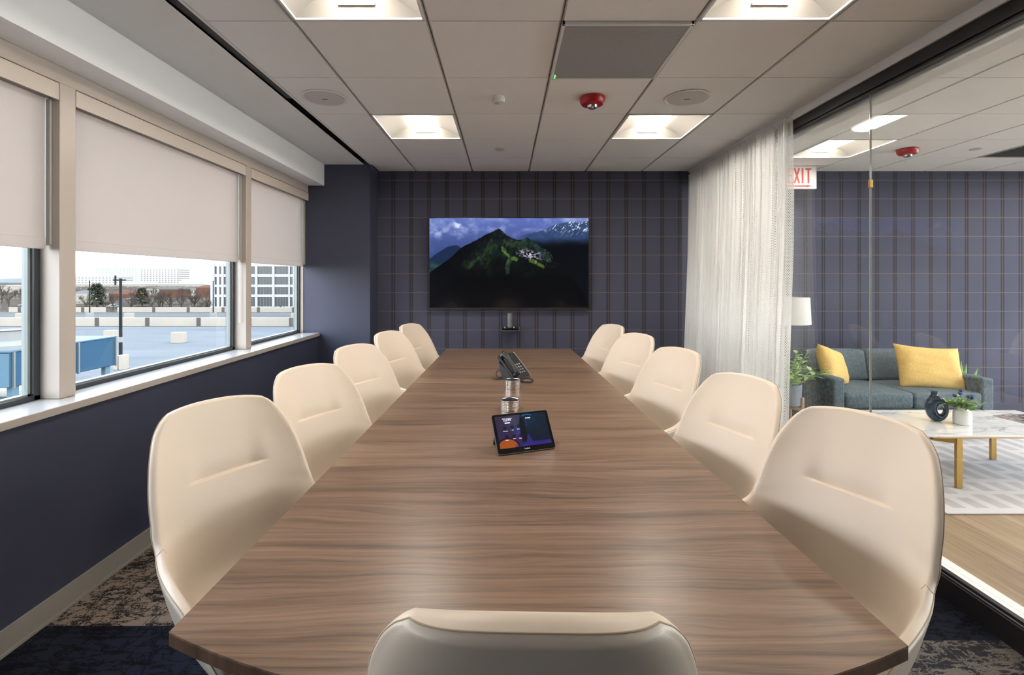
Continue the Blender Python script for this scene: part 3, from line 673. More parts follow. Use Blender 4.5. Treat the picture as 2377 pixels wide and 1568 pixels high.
# ================================================================== conference table
TZ = .74
NL = (-.651, .933); NR = (.752, .898); FL = (-.58, 4.765); FR = (.656, 4.765)
arc = []
for i in range(25):
    t = i / 24; b = 4 * t * (1 - t) * .155
    arc.append((NL[0] + (NR[0] - NL[0]) * t, NL[1] + (NR[1] - NL[1]) * t - b))
poly = arc + [FR, FL]
to = empty('conference_table', (0, 2.8, 0), 0, 'long walnut veneer conference table running to the screen wall', 'table')
pl = [(x, y - 2.8) for x, y in poly]
MB().prism(pl, TZ - .004, TZ).build('tabletop', M['walnut'], to)
MB().prism(pl, TZ - .027, TZ - .0041).build('edge_band', M['walnut_e'], to)
for y in (-1.1, 1.25):
    MB().box(-.28, y - .20, .0, .28, y + .20, TZ - .0271).build('pedestal', M['walnut_e'], to, bevel=.004)
MB().box(-.05, -.9, .3, .05, 1.05, TZ - .0271).build('modesty_panel', M['walnut_e'], to)

# ================================================================== chairs
T0 = 1.007
def catm(P, n):
    P = np.asarray(P, float); out = []; m = len(P)
    for i in range(m - 1):
        a = P[max(i - 1, 0)]; b = P[i]; c = P[i + 1]; d = P[min(i + 2, m - 1)]
        for t in np.linspace(0, 1, n, endpoint=False): out.append(.5 * (2 * b + (-a + c) * t + (2 * a - 5 * b + 4 * c - d) * t * t + (-a + 3 * b - 3 * c + d) * t ** 3))
    out.append(P[-1]); return np.array(out)
# control rows: edge (w, f, z) , centre (f, z)
ROWSC = [((.150, -.036, 1.008), (-.064, 1.024)),
         ((.181, -.012, .968), (-.050, .985)),
         ((.203, .024, .907), (-.026, .920)),
         ((.2200, .062, .827), (.008, .850)),
         ((.2260, .092, .760), (.030, .790)),
         ((.2320, .118, .716), (.046, .735)),
         ((.2500, .190, .683), (.058, .670)),
         ((.2620, .270, .668), (.070, .600)),
         ((.2680, .340, .655), (.085, .540)),
         ((.2690, .400, .630), (.120, .495)),
         ((.2660, .455, .590), (.200, .475)),
         ((.2560, .510, .545), (.320, .472)),
         ((.2450, .555, .510), (.430, .470)),
         ((.2200, .585, .485), (.530, .465)),
         ((.1900, .600, .462), (.610, .445))]
def chair_surface():
    ctl = np.array([list(e) + list(c) for e, c in ROWSC]); D = catm(ctl, 8)     # w,f,z,cf,cz
    nu = 40; u = np.linspace(-1, 1, nu + 1)
    # extra rows packed round the tuft at z .816
    G = np.zeros((len(D), nu + 1, 3))
    for i, (w, f, z, cf, cz) in enumerate(D):
        tt = i / (len(D) - 1)
        p = 2.6 + .6 * min(1, tt / .6)
        for j, t in enumerate(u):
            a = abs(t) ** p
            s = w * np.sign(t) * (abs(t) ** (.93))
            G[i, j] = (s, cf + (f - cf) * a, cz + (z - cz) * a)
    return G
def resample_rows(G, zc):
    # densify rows near the tuft for a crisp crease
    out = []; 
    for i in range(len(G) - 1):
        a, b = G[i], G[i + 1]; zc_a = a[len(a[0]) // 1 if 0 else a.shape[0] // 2][2]; zb = b[b.shape[0] // 2][2]
        k = 8 if (zc_a > zc - .02 and zb < zc + .07 and i < 50) else 1
        for q in range(k): out.append(a + (b - a) * q / k)
    out.append(G[-1]); return np.array(out)
def normals(G):
    du = np.gradient(G, axis=1); dv = np.gradient(G, axis=0); n = np.cross(du, dv); n /= np.linalg.norm(n, axis=2, keepdims=True) + 1e-9; return n
def make_chair():
    G = resample_rows(chair_surface(), .816); N = normals(G)
    mid = N[len(N) // 6, N.shape[1] // 2]
    if mid[1] < 0: N = -N            # inner side faces forward (+y)
    ncol = G.shape[1]; u = np.linspace(-1, 1, ncol); nr = len(G)
    zrow = G[:, ncol // 2, 2]; vt = np.linspace(0, 1, nr)
    th = np.zeros((nr, ncol))
    isback = np.cumsum(np.r_[0, np.linalg.norm(np.diff(G[:, ncol // 2], axis=0), axis=1)])
    for i in range(nr):
        e = np.abs(u) ** 6
        th[i] = .042 * (1 - e) + .026 * e
    I = G.copy(); zc = .816
    for i in range(nr):
        for j in range(ncol):
            s, f, z = G[i, j]
            if isback[i] > .55: 
                continue
            wx = 1 - sst(.070, .128, np.array(abs(s))); dz = z - zc
            if dz >= 0: d = -.016 * math.exp(-dz / .050) 
            else: d = -.016 * max(0, 1 + dz / .009) ** 1.5
            # broad soft depression round it
            d = d * float(wx) - .006 * math.exp(-(dz / .09) ** 2 - (s / .13) ** 2)
            I[i, j] += N[i, j] * d
    O = G - N * th[..., None]
    def border(A):  # closed loop round the grid
        return np.concatenate([A[0], A[1:, -1], A[-1, ::-1][1:], A[::-1, 0][1:-1]])
    bI, bO, bN = border(G), border(O), border(N)
    # outward direction in the surface
    def outw(A):
        t = border(A); inner = np.concatenate([A[1], A[1:, -2], A[-2, ::-1][1:], A[::-1, 1][1:-1]]); d = t - inner; d /= np.linalg.norm(d, axis=1, keepdims=True) + 1e-9; return d
    W_ = outw(G)
    W_ -= bN * (W_ * bN).sum(1, keepdims=True); W_ /= np.linalg.norm(W_, axis=1, keepdims=True) + 1e-9
    def ring(t):    # 0 inner edge .. 1 outer edge, rounded
        a = t * PI; return bI * (1 - (1 - math.cos(a)) / 2) + bO * ((1 - math.cos(a)) / 2) + W_ * (.012 * math.sin(a))
    K = .66
    rings_pad = [ring(t) for t in np.linspace(0, K, 5)]
    rings_sh = [ring(t) for t in np.linspace(K, 1, 4)]
    # seat/back split row
    kb = int(np.argmin(np.abs(G[:, -1, 2] - .708) + (np.arange(nr) < 5) * 9))
    o = empty('conference_chair', (0, 0, 0))
    nb = len(bI)
    idx = np.arange(nb); top = ncol; side = nr - 1
    # membership of border verts in rows 0..kb
    rowof = np.concatenate([np.zeros(ncol), np.arange(1, nr), np.full(ncol - 1, nr - 1), np.arange(nr - 2, 0, -1)])
    def strip(mb, rings, sel):
        m = len(rings)
        base = [tuple(map(float, p)) for r_ in rings for p in r_]; fs = []
        for a in range(m - 1):
            for i in range(nb):
                j = (i + 1) % nb
                if sel(rowof[i]) and sel(rowof[j]): fs.append((a * nb + i, a * nb + j, (a + 1) * nb + j, (a + 1) * nb + i))
        mb.add(base, fs)
    KD = {}
    def finish(mb, name, mat, ref=False):
        ob = mb.build(name, mat, o, fix=False)
        b = bmesh.new(); b.from_mesh(ob.data); bmesh.ops.remove_doubles(b, verts=b.verts, dist=.0002)
        bmesh.ops.delete(b, geom=[v for v in b.verts if not v.link_faces], context='VERTS')
        bmesh.ops.recalc_face_normals(b, faces=b.faces); b.to_mesh(ob.data); b.free()
        ob.data.polygons.foreach_set('use_smooth', [True] * len(ob.data.polygons)); return ob
    # one continuous pad surface gives the normals, then it is parted along the seam
    pa = MB().grid(I); strip(pa, rings_pad, lambda r_: True); full = finish(pa, 'full', M['leather'])
    key = lambda c: (round(c[0], 3), round(c[1], 3), round(c[2], 3))
    kz = {key(v.co): v.normal.copy() for v in full.data.vertices}; bpy.data.objects.remove(full)
    kmid = int(np.argmin(np.abs(G[:, ncol // 2, 2] - .56))); lim = kb + (kmid - kb) * (1 - np.abs(u) ** 3)
    def part(sel, selr):
        b = MB(); ids = [(i, j) for i in range(nr - 1) for j in range(ncol - 1) if sel(i, j)]
        b.add([tuple(map(float, p)) for p in I.reshape(-1, 3)], [(i * ncol + j, i * ncol + j + 1, (i + 1) * ncol + j + 1, (i + 1) * ncol + j) for i, j in ids]); strip(b, rings_pad, selr); return b
    inb = lambda i, j: i < .5 * (lim[j] + lim[j + 1])
    for nm_, sl_, sr_ in (('backrest', inb, lambda r_: r_ <= kb), ('seat', lambda i, j: not inb(i, j), lambda r_: r_ >= kb)):
        ob = finish(part(sl_, sr_), nm_, M['leather'])
        ob.data.normals_split_custom_set_from_vertices([tuple(kz.get(key(v.co), v.normal)) for v in ob.data.vertices])
    sh = MB().grid(O); strip(sh, rings_sh, lambda r_: True); finish(sh, 'shell', M['leather_b'])
    MB().tube([tuple(p) for p in ring(K)][::1], .0014, 5, closed=True).build('seam', M['stitch'], o, smooth='all')
    sm = []
    for j in range(ncol):
        q = min(lim[j], nr - 1.001); i0 = int(q); sm.append(tuple(I[i0, j] * (1 - q + i0) + I[i0 + 1, j] * (q - i0)))
    il = ncol + nr - 1 + ncol - 1 + nr - 2 - kb; ir = ncol - 1 + kb
    for part_ in ([tuple(rings_pad[q][il]) for q in (4, 3, 2, 1)] + sm[:2], sm[-2:] + [tuple(rings_pad[q][ir]) for q in (1, 2, 3, 4)]): MB().tube(part_, .0008, 5).build('cross_seam', M['stitch'], o, smooth='all')
    # base
    MB().cyl((0, .30, .40), (0, .30, .435), .11, .14, 24).build('tilt_mechanism', M['plastic'], o, smooth=True)
    MB().cyl((0, .30, .10), (0, .30, .40), .026, n=20).build('gas_lift', M['chrome'], o, smooth=True)
    for k in range(5):
        a = 2 * PI * k / 5 + .3; c, s = math.cos(a), math.sin(a)
        P = [(0 + c * r_, .30 + s * r_, z) for r_, z in ((.02, .115), (.12, .105), (.22, .085), (.29, .070))]
        lg = MB().tube(P, [.026, .022, .018, .014], 10).build('leg', M['polish'], o, smooth=True)
        e = P[-1]; w = MB()
        for q in (-1, 1): w.cyl((e[0] - s * .006 * q, e[1] + c * .006 * q, .028), (e[0] - s * .026 * q, e[1] + c * .026 * q, .028), .028, n=18)
        w.cyl((e[0], e[1], .03), (e[0], e[1], .07), .006, n=8)
        w.build('caster', M['plastic'], lg, smooth=True)
    return o
chairs = [(-.897, 1.551, 122.1, 'cream leather conference chair nearest the camera on the window side'),
          (-.860, 2.194, 118.6, 'cream leather conference chair second from the camera on the window side'),
          (-.865, 2.911, 115.5, 'cream leather conference chair in the middle of the window side row'),
          (-.849, 3.690, 112.0, 'cream leather conference chair on the window side, next to the farthest one'),
          (-.807, 4.330, 109.0, 'cream leather conference chair on the window side nearest the screen wall'),
          (1.006, 1.402, -115.7, 'cream leather conference chair nearest the camera on the glass wall side'),
          (.937, 1.965, -110.2, 'cream leather conference chair second from the camera on the glass wall side'),
          (.956, 2.769, -112.2, 'cream leather conference chair in the middle of the glass wall side row'),
          (.934, 3.530, -114.8, 'cream leather conference chair on the curtain side, next to the farthest one'),
          (.911, 4.268, -110.6, 'cream leather conference chair on the curtain side nearest the screen wall'),
          (.036, .640, 1.3, 'conference chair seen from behind at the near head of the table')]
cp = make_chair()
for i, (x, y, r, lab) in enumerate(chairs):
    o = cp if i == 0 else copy_tree(cp)
    o.location = (x, y, 0); o.rotation_euler = (0, 0, -R(r)); tag(o, lab, 'chair', 'cream leather chairs around the conference table')

# ================================================================== things on the table
def coaster():
    o = empty('coaster', (0, 0, 0))
    MB().lathe([(.046, 0), (.0485, .001), (.0485, .0066), (.0475, .0076), (.0445, .0076), (.0435, .0052), (.0435, .0010)], n=40).build('rim', M['steel'], o, smooth=True)
    MB().lathe([(.0434, .0004), (.0434, .0050), (0, .0050)], n=36).build('inlay', M['plastic'], o, smooth=True)
    return o
ordw = ['bottom', 'second from the bottom', 'third from the bottom', 'middle', 'third from the top', 'second from the top', 'top']
cproto = coaster(); first = True
for sx, sy, nm, k in ((.027, 2.53, 'stack just behind the tablet', 7), (.049, 3.04, 'stack nearest the phone', 7)):
    for i in range(k):
        o = cproto if first else copy_tree(cproto); first = False
        o.location = (sx, sy, TZ + i * .0080 + .0004); tag(o, 'steel coaster, ' + ordw[i] + ' of the ' + nm, 'coaster', 'steel coasters stacked on the table')
# tablet
def text_mesh(txt, size, mat, parent, loc, name='lettering', align='CENTER', sx=1, rot=(PI / 2, 0, 0), ext=.0002):
    cu = bpy.data.curves.new('t', 'FONT'); cu.body = txt; cu.size = size; cu.align_x = align; cu.align_y = 'CENTER'; cu.extrude = ext; cu.resolution_u = 3
    t = bpy.data.objects.new('t', cu); COL.objects.link(t); bpy.context.view_layer.update()
    me = bpy.data.meshes.new_from_object(t.evaluated_get(bpy.context.evaluated_depsgraph_get())); bpy.data.objects.remove(t); bpy.data.curves.remove(cu)
    me.materials.clear(); me.materials.append(mat); o = bpy.data.objects.new(name, me); COL.objects.link(o); o.parent = parent; o.location = loc; o.rotation_euler = rot; o.scale = (sx, 1, 1); return o
def pic_tab(U, V):
    n = fbm(U * 4, V * 3, 3, 5)
    C = np.stack([.20 - .03 * V, .16 - .02 * V, .24 + .06 * V], -1)
    C = lerp3(C, (.25, .26, .33), np.exp(-((U - .36) / .14) ** 2 - ((V - .15) / .3) ** 2) * .8)
    C = lerp3(C, (.16, .24, .48), np.exp(-((U - .42) / .09) ** 2 - ((V - .55) / .16) ** 2))
    C = lerp3(C, (.42, .10, .36), np.exp(-((U - .40) / .08) ** 2 - ((V - .72) / .08) ** 2) * .8)
    d = np.hypot((U - .16) * 1.5, (V - 1.02)); C = lerp3(C, (.60, .30, .13), sst(.30, .285, d)); C = lerp3(C, (.10, .06, .13), sst(.345, .33, d) * sst(.285, .30, d) * .8)
    edge = .50 - .07 * np.sin(V * 3.0) - .04 * (V > .75) * (V - .75) * 6; m = sst(-.01, .01, U - edge)
    rt = np.stack([.07 + 0 * U, .10 + .03 * (1 - V), .155 + .02 * U], -1); rt = lerp3(rt, (.05, .17, .28), np.exp(-((U - .68) / .13) ** 2 - ((V - .22) / .2) ** 2) * .8)
    rt = lerp3(rt, (.06, .05, .07), np.exp(-((U - .50) / .04) ** 2) * .8)
    rt = lerp3(rt, (.17, .15, .42), sst(.84, .92, V + .25 * np.exp(-((U - .58) / .04) ** 2)))
    C = C * (1 - m[..., None]) + rt * m[..., None]
    e = np.abs(np.hypot((U - .62) * 1.0, (V - .22) * .75) - .155); C = lerp3(C, (.10, .42, .68), sst(.022, 0, e) * sst(.12, .02, V) * (U < .72) * (U > .47))
    C = lerp3(C, (.45, .50, .58), sst(.006, .002, np.abs(U - .585 + .0 * V)) * (V > .13) * (V < .40) * .5)
    C = lerp3(C, (.22, .13, .48), sst(.88, 1, V) * .6 * (U > .3))
    for (a, b) in ((.16, .38), (.30, .37), (.43, .36), (.16, .66), (.30, .66), (.42, .68)): C = lerp3(C, (.07, .06, .11), sst(.055, .045, np.hypot((U - a) * 1.5, V - b)) * .7)
    return C
dx, dy = .232, .085; ang = math.atan2(dy, dx); TW = .248; TH = .160
o = empty('touch_panel', (-.025 + dx / 2, 1.860 + dy / 2, TZ), ang, 'black tabletop touch panel with lit purple and blue screen', 'tablet')
tilt = empty('x', (0, 0, 0)); bpy.data.objects.remove(tilt)
Tm = Matrix.Rotation(-R(34), 4, 'X')
def panel_obj(ob): ob.data.transform(ob.matrix_basis); ob.location = (0, 0, 0); ob.rotation_euler = (0, 0, 0); ob.scale = (1, 1, 1); ob.data.transform(Tm); ob.data.transform(Matrix.Translation((0, .001, .0045))); return ob
def rrect(w, h, r, n=6):
    P = []
    for cx_, cz_, a0 in ((w / 2 - r, r, -90), (w / 2 - r, h - r, 0), (-w / 2 + r, h - r, 90), (-w / 2 + r, r, 180)):
        for i in range(n + 1): a = R(a0 + 90 * i / n); P.append((cx_ + r * math.cos(a), cz_ + r * math.sin(a)))
    return P
def slab(P, y0, y1, n=None):
    k = len(P); v = [(x, y0, z) for x, z in P] + [(x, y1, z) for x, z in P]; return v, [(i, (i + 1) % k, k + (i + 1) % k, k + i) for i in range(k)] + [tuple(range(k)), tuple(range(2 * k - 1, k - 1, -1))]
b = MB(); b.add(*slab(rrect(TW, TH, .010), 0.0005, .009)); panel_obj(b.build('body', plain('grey panel body', (.10, .10, .095, 1), .35), o, smooth=True))
b = MB(); b.add(*slab(rrect(TW - .005, TH - .005, .008), -.0006, .0006)); ob = b.build('front_glass', plain('panel glass', (.006, .006, .008, 1), .12), o, smooth=True); ob.data.transform(Matrix.Translation((0, 0, .0025))); panel_obj(ob)
s_ = screen('screen', .222, .128, 150, 90, pic_tab, m_vcol('panel picture', .62, .15), o, -.0008); s_.location = (0, 0, .022); panel_obj(s_)
tw = emis('panel text', (.85, .87, .95, 1), .55)
for txt, size, x, z, sx in (('1:53 PM', .0105, -.062, .131, 1), ('FRIDAY, DECEMBER 6', .0045, -.060, .138, 1), ('Available', .0065, .030, .133, 1), ('Meet now', .0048, -.076, .089, 1), ('Call', .0048, -.045, .090, 1), ('Share', .0048, -.020, .092, 1), ('Camera', .0044, -.076, .053, 1), ('Layout', .0044, -.045, .056, 1), ('More', .0048, -.019, .055, 1)):
    panel_obj(text_mesh(txt, size, tw, o, (x, -.0012, z), sx=sx))
panel_obj(text_mesh('Yealink', .0088, plain('white print', (.75, .75, .75, 1), .5), o, (0, -.0009, .0125)))
ob = MB().box(-.073, -.0014, .119, -.050, -.001, .1225).build('button', emis('button glow', (.55, .60, .95, 1), .8), o, bevel=.0004); panel_obj(ob)
MB().tube([(-.10, .088, .095), (-.10, .118, .008), (-.08, .125, .006), (.08, .125, .006), (.10, .118, .008), (.10, .088, .095)], .006, 8).build('stand', M['plastic'], o, smooth=True)
MB().box(-.09, .03, .0, .09, .12, .010).build('stand_base', M['plastic'], o, bevel=.004)
# desk phone
po = empty('desk_phone', (.072, 3.34, TZ), R(-38), 'black office desk phone with corded handset at the far end of the table', 'telephone')
# local x = towards user, y = across, inclined face from (-.085,.155) down to (.085,.02)
def incl(mb_, name, mat, parent=po, **k):
    ob = mb_.build(name, mat, parent, **k); A = math.atan2(.150, .150); ob.data.transform(Matrix.Rotation(A, 4, 'Y')); ob.data.transform(Matrix.Translation((-.082, 0, .165))); return ob
# in face coords: x 0..0.205 down the slope, y -.09...09, z out of face
incl(MB().box(.0, -.09, -.020, .205, .09, 0), 'body', M['plastic'], bevel=.006)
incl(MB().box(.0, .0885, -.012, .205, .0925, .003), 'edge_highlight', plain('painted edge highlight', (.5, .48, .44, 1), .3, metal=.5))  # highlight along the phone's right edge, put into the colour of a thin strip
incl(MB().box(.012, -.015, .0004, .075, .075, .002), 'display', plain('phone display', (.03, .035, .035, 1), .1))
for r_ in range(4):
    for c_ in range(3): incl(MB().box(.097 + r_ * .022, .003 + c_ * .024, .0, .107 + r_ * .022, .015 + c_ * .024, .003), 'key', plain('key', (.30, .30, .30, 1), .4) if (r_ + c_) == 0 else bpy.data.materials['key'], bevel=.001)
hs = incl(MB().tube([(.000, -.064, .022), (.03, -.064, .030), (.065, -.064, .035), (.10, -.064, .037), (.135, -.064, .035), (.17, -.064, .030), (.200, -.064, .022)], [.015, .020, .014, .0125, .014, .020, .015], 14), 'handset', M['plastic'], smooth='all')
for xx in (.018, .182): incl(MB().cyl((xx, -.064, .0), (xx, -.064, .026), .018, n=18), 'handset_cup', M['plastic'], smooth=True)
incl(MB().box(.185, -.046, .001, .196, -.030, .006), 'microphone_badge', M['steel'])
MB().add([(-.085, -.085, .120), (-.050, -.085, 0), (.075, -.085, 0), (.045, -.085, .030), (-.085, .085, .120), (-.050, .085, 0), (.075, .085, 0), (.045, .085, .030)],
         [(0, 1, 2, 3), (7, 6, 5, 4), (0, 4, 5, 1), (1, 5, 6, 2), (2, 6, 7, 3), (3, 7, 4, 0)]).build('stand', plain('phone stand', (.018, .021, .03, 1), .4), po, bevel=.003)
# coiled cord
P = []
for i in range(420):
    t = i / 419
    if t < .5: s = t / .5; c = (.035 + .115 * s, -.10 - .035 * math.sin(s * 2.6), .010)
    else: s = (t - .5) / .5; a = s * 4.6; c = (.150 - .02 + .035 * math.cos(a) - .03 * s - .015 , -.118 + .035 * math.sin(a) + .015, .010 + .010 * math.sin(s * PI))
    w = i * .75; P.append((c[0] + .0012 * math.sin(w), c[1] + .0052 * math.cos(w), c[2] + .0052 * math.sin(w)))
cd = MB().tube(P, .0017, 5).build('handset_cord', M['plastic'], po, smooth='all'); cd.rotation_euler = (0, 0, R(22))
lp = [(-.05, -.02, .02), (-.085, -.04, .055), (-.112, -.055, .052), (-.118, -.06, .030), (-.095, -.06, .008), (-.075, -.05, .012), (-.06, -.03, .03), (-.10, -.075, .006), (-.13, -.09, .005), (-.10, -.10, .005), (-.06, -.09, .006)]
MB().tube([tuple(p) for p in catm(lp, 6)], .0026, 6).build('network_cable', M['plastic'], po, smooth='all').rotation_euler = (0, 0, R(14))

# ================================================================== curtain
def curtain():
    n = 1300; L = 1.80; y0 = 3.345; pts = []
    rng = np.random.RandomState(3); ph = 0; xs = []; ys = []
    t = np.linspace(0, 1, n); lam = .046
    phase = np.cumsum(2 * PI / (lam / (L / n)) * (1 + .35 * (fbm(t * 9, t * 0 + 2, 3, 4) - .45)))
    amp = .026 * (1 + .7 * (fbm(t * 14, t * 0 + 7, 3, 8) - .45))
    rows = []
    zs = [.03, .3, .7, 1.2, 1.7, 2.1, 2.35, 2.47, 2.53, 2.548]
    top_x = 1.985 - .015 * t; bot_x = 1.925 - .01 * t
    P = []
    for z in zs:
        k = z / 2.55; a = amp * (1.0 - .30 * k ** 2); bx = bot_x * (1 - sst(0, 1, np.array(k))) + top_x * sst(0, 1, np.array(k)); bx = np.minimum(bx, 1.975)
        x = bx + a * np.sin(phase + .25 * math.sin(z * 1.3)) + .008 * np.sin(phase * .31 + z); y = y0 + L * t + .012 * np.sin(phase * 1.9 + 1 + .6 * z) + .006 * math.sin(z * 2.1) - .02 * (1 - k) * (1 - t)
        x = np.minimum(x, 2.004 if z > .2 else 1.95)
        P.append(np.stack([x, y, np.full(n, z)], 1))
    P = np.array(P); mb = MB().grid(P); ob = mb.build('mesh_curtain', M['net'], smooth='all', fix=False)
    d = np.linalg.norm(np.diff(P[4], axis=0), axis=1); s = np.r_[0, np.cumsum(d)]
    uv = ob.data.uv_layers.new(name='UVMap'); vi = np.zeros(len(ob.data.loops), int); ob.data.loops.foreach_get('vertex_index', vi)
    U = s[vi % n]; V = np.array(zs)[vi // n]; uv.data.foreach_set('uv', np.stack([U, V], 1).reshape(-1).astype(np.float32))
    origin_to(ob, (1.95, 4.2, 0))
    return ob
tag(curtain(), 'white open net curtain gathered in folds beside the glass wall', 'curtain')
o = MB().box(1.985, 3.36, 2.582, 2.011, YB, 2.5995).build('curtain_track', M['white_p']); tag(origin_to(o, (1.998, 4.2, 2.582)), 'slim ceiling track above the white net curtain', 'curtain track')
for y in (3.42, 4.0, 4.6, 5.1):
    MB().box(-.008, y - 4.203, -.036, -.003, y - 4.197, .0).build('hanger', M['white_p'], o)

# ================================================================== lounge
o = MB().box(2.68, 2.917, .0005, 5.6, 4.88, .010).build('rug', M['rug'], bevel=.003); tag(origin_to(o, (4, 3.9, 0)), 'white lounge rug with grey dashes under the coffee table', 'rug')
o.data.transform(Matrix.Translation((4, 3.9, 0))); o.location = (0, 0, 0)
# sofa
SX0, SX1, SYF = 2.90, 4.32, 4.25
so_ = empty('sofa', ((SX0 + SX1) / 2, 4.68, 0), 0, 'slate blue two seat sofa with slim arms against the lounge wall', 'sofa')
hw = (SX1 - SX0) / 2; fy = SYF - 4.68
def soft(x0, y0, z0, x1, y1, z1, name, r=.03, puff=0, parent=so_, mat='sofa', loc=None, rot=None, seg=4):
    b = MB(); nx, ny, nz = 8, 8, 4
    ob = b.box(x0, y0, z0, x1, y1, z1).build(name, M[mat], parent, bevel=r, seg=seg)
    if puff:
        bm = bmesh.new(); bm.from_mesh(ob.data); bmesh.ops.subdivide_edges(bm, edges=bm.edges, cuts=5, use_grid_fill=True)
        cx_, cy_, cz_ = (x0 + x1) / 2, (y0 + y1) / 2, (z0 + z1) / 2
        for v in bm.verts:
            a = (v.co.x - cx_) / (x1 - x0) * 2; b_ = (v.co.y - cy_) / (y1 - y0) * 2; c = (v.co.z - cz_) / (z1 - z0) * 2
            v.co.y += np.sign(b_) * puff * (abs(b_) > .99) * (1 - a * a) * (1 - c * c); v.co.z += np.sign(c) * puff * (abs(c) > .99) * (1 - a ** 4) * (1 - b_ * b_)
        bm.to_mesh(ob.data); bm.free(); ob.data.polygons.foreach_set('use_smooth', [True] * len(ob.data.polygons))
    return ob
soft(-hw, fy, .13, -hw + .105, .43, .555, 'arm', .02); soft(hw - .105, fy, .13, hw, .43, .555, 'arm', .02)
soft(-hw + .105, fy + .01, .13, hw - .105, .42, .285, 'base', .01)
soft(-hw + .105, .26, .285, hw - .105, .43, .62, 'back_frame', .02)
for a, b in ((-hw + .107, -.002), (.002, hw - .107)):
    soft(a, fy - .005, .287, b, .27, .425, 'seat_cushion', .035, .012)
    ob = soft(a, -.09, 0, b, .09, .30, 'back_cushion', .04, .02); ob.location = (0, .17, .415); ob.rotation_euler = (R(-12), 0, 0)
for x in (-hw + .06, hw - .06):
    for y in (fy + .06, .37): MB().cyl((x, y, .011), (x, y, .13), .014, .022, 12).build('leg', M['woodleg'], so_, smooth=True)
def pillow(w, h, d, name, lab, loc, rot):
    n = 26; G1 = []; G2 = []
    for i in range(n + 1):
        r1 = []; r2 = []
        for j in range(n + 1):
            u = -1 + 2 * i / n; v = -1 + 2 * j / n
            pin = 1 - .09 * (1 - abs(u) ** 2) * abs(v) ** 3; piu = 1 - .07 * (1 - abs(v) ** 2) * abs(u) ** 3
            x = u * w / 2 * piu; z = v * h / 2 * pin; t = d / 2 * (max(0, (1 - u ** 4) * (1 - v ** 4))) ** .55
            wr = .006 * math.sin(9 * u + 5 * v * u + 2) * (1 - abs(v)) ** .3 * abs(u) + .0012 * math.sin(14 * v + 3 * u) + .007 * math.exp(-((u - v * .8) / .12) ** 2)
            wr *= min(1, t / .02)
            r1.append((x, -t - wr, z)); r2.append((x, t, z))
        G1.append(r1); G2.append(r2)
    b = MB().grid(G1, flip=False).grid(G2, flip=True); ob = b.build(name, M['yellow'], smooth='all', fix=False)
    bm = bmesh.new(); bm.from_mesh(ob.data); bmesh.ops.remove_doubles(bm, verts=bm.verts, dist=.0005); bmesh.ops.recalc_face_normals(bm, faces=bm.faces); bm.to_mesh(ob.data); bm.free()
    ob.location = loc; ob.rotation_euler = rot; tag(ob, lab, 'pillow', 'mustard pillows on the sofa'); return ob
pillow(.50, .36, .15, 'throw_pillow', 'mustard pillow at the left end of the sofa, leaning on its arm', (3.13, 4.60, .60), (R(-18), R(14), R(38)))
pillow(.56, .42, .15, 'throw_pillow', 'wide mustard pillow at the right end of the sofa', (3.98, 4.52, .60), (R(-20), R(4), R(-8)))
# coffee table
ct = empty('coffee_table', (3.47, 3.54, 0), 0, 'low coffee table with white marble top and brass legs', 'coffee table')
MB().box(-.64, -.32, .368, .62, .32, .382).build('tabletop', M['marble'], ct, bevel=.004)
mb = MB().box(-.60, -.28, .350, -.57, .28, .3675).box(.55, -.28, .350, .58, .28, .3675).box(-.60, -.28, .350, .58, -.26, .3675).box(-.60, .26, .350, .58, .28, .3675)
mb.build('frame', M['brass'], ct)
for x, y, dx_, dy_ in ((-.39, -.27, -1, 1), (.37, -.27, 1, 1), (-.39, .25, -1, -1), (.37, .25, 1, -1)):
    lg = MB().box(x - .021, y - .010, .0115, x + .021, y + .010, .350).build('leg', M['brass'], ct, bevel=.002)
    q = MB(); q.add([(x - .028 * dx_ * -1, y - .011 * dy_, .315), (x + dx_ * .17, y + dy_ * .10, .315), (x + dx_ * .17, y + dy_ * .135, .315), (x - .028 * dx_ * -1, y + .02 * dy_, .315),
                      (x - .028 * dx_ * -1, y - .011 * dy_, .3495), (x + dx_ * .17, y + dy_ * .10, .3495), (x + dx_ * .17, y + dy_ * .135, .3495), (x - .028 * dx_ * -1, y + .02 * dy_, .3495)],
                     [(0, 1, 2, 3), (7, 6, 5, 4), (0, 4, 5, 1), (1, 5, 6, 2), (2, 6, 7, 3), (3, 7, 4, 0)]); q.build('brace', M['brass'], lg)
ZC = .3825
# donut vase
vz = empty('vase', (3.19, 3.56, ZC), R(-30), 'dark blue ring shaped ceramic vase on the coffee table', 'vase')
def donut():
    n1, n2 = 48, 20; G = []
    for i in range(n1):
        a = 2 * PI * i / n1; row = []
        k = .5 + .5 * math.cos(a - R(20)); rt = .030 + .014 * (1 - k)    # thicker away from the hole's side
        hx, hz = .022, .000
        for j in range(n2):
            b = 2 * PI * j / n2
            ox, oz = .067 * math.cos(a), .098 * math.sin(a)              # outer outline
            ix, iz = hx +   .017 * math.cos(a), -.006 + .036 * math.sin(a)  # hole outline
            mx, mz = (ox + ix) / 2, (oz + iz) / 2; ex, ez = (ox - ix) / 2, (oz - iz) / 2
            sx = np.sign(math.cos(b)) * abs(math.cos(b)) ** .85
            zz = mz + ez * sx + .094
            row.append((mx + ex * sx, .036 * math.sin(b) * (1 + .15 * k), max(zz, .004 if zz < .004 else zz)))
        G.append(row)
    G.append(G[0]); return G
ob = MB().grid(donut(), wrap=True).build('body', M['vase'], vz, smooth='all', fix=False)
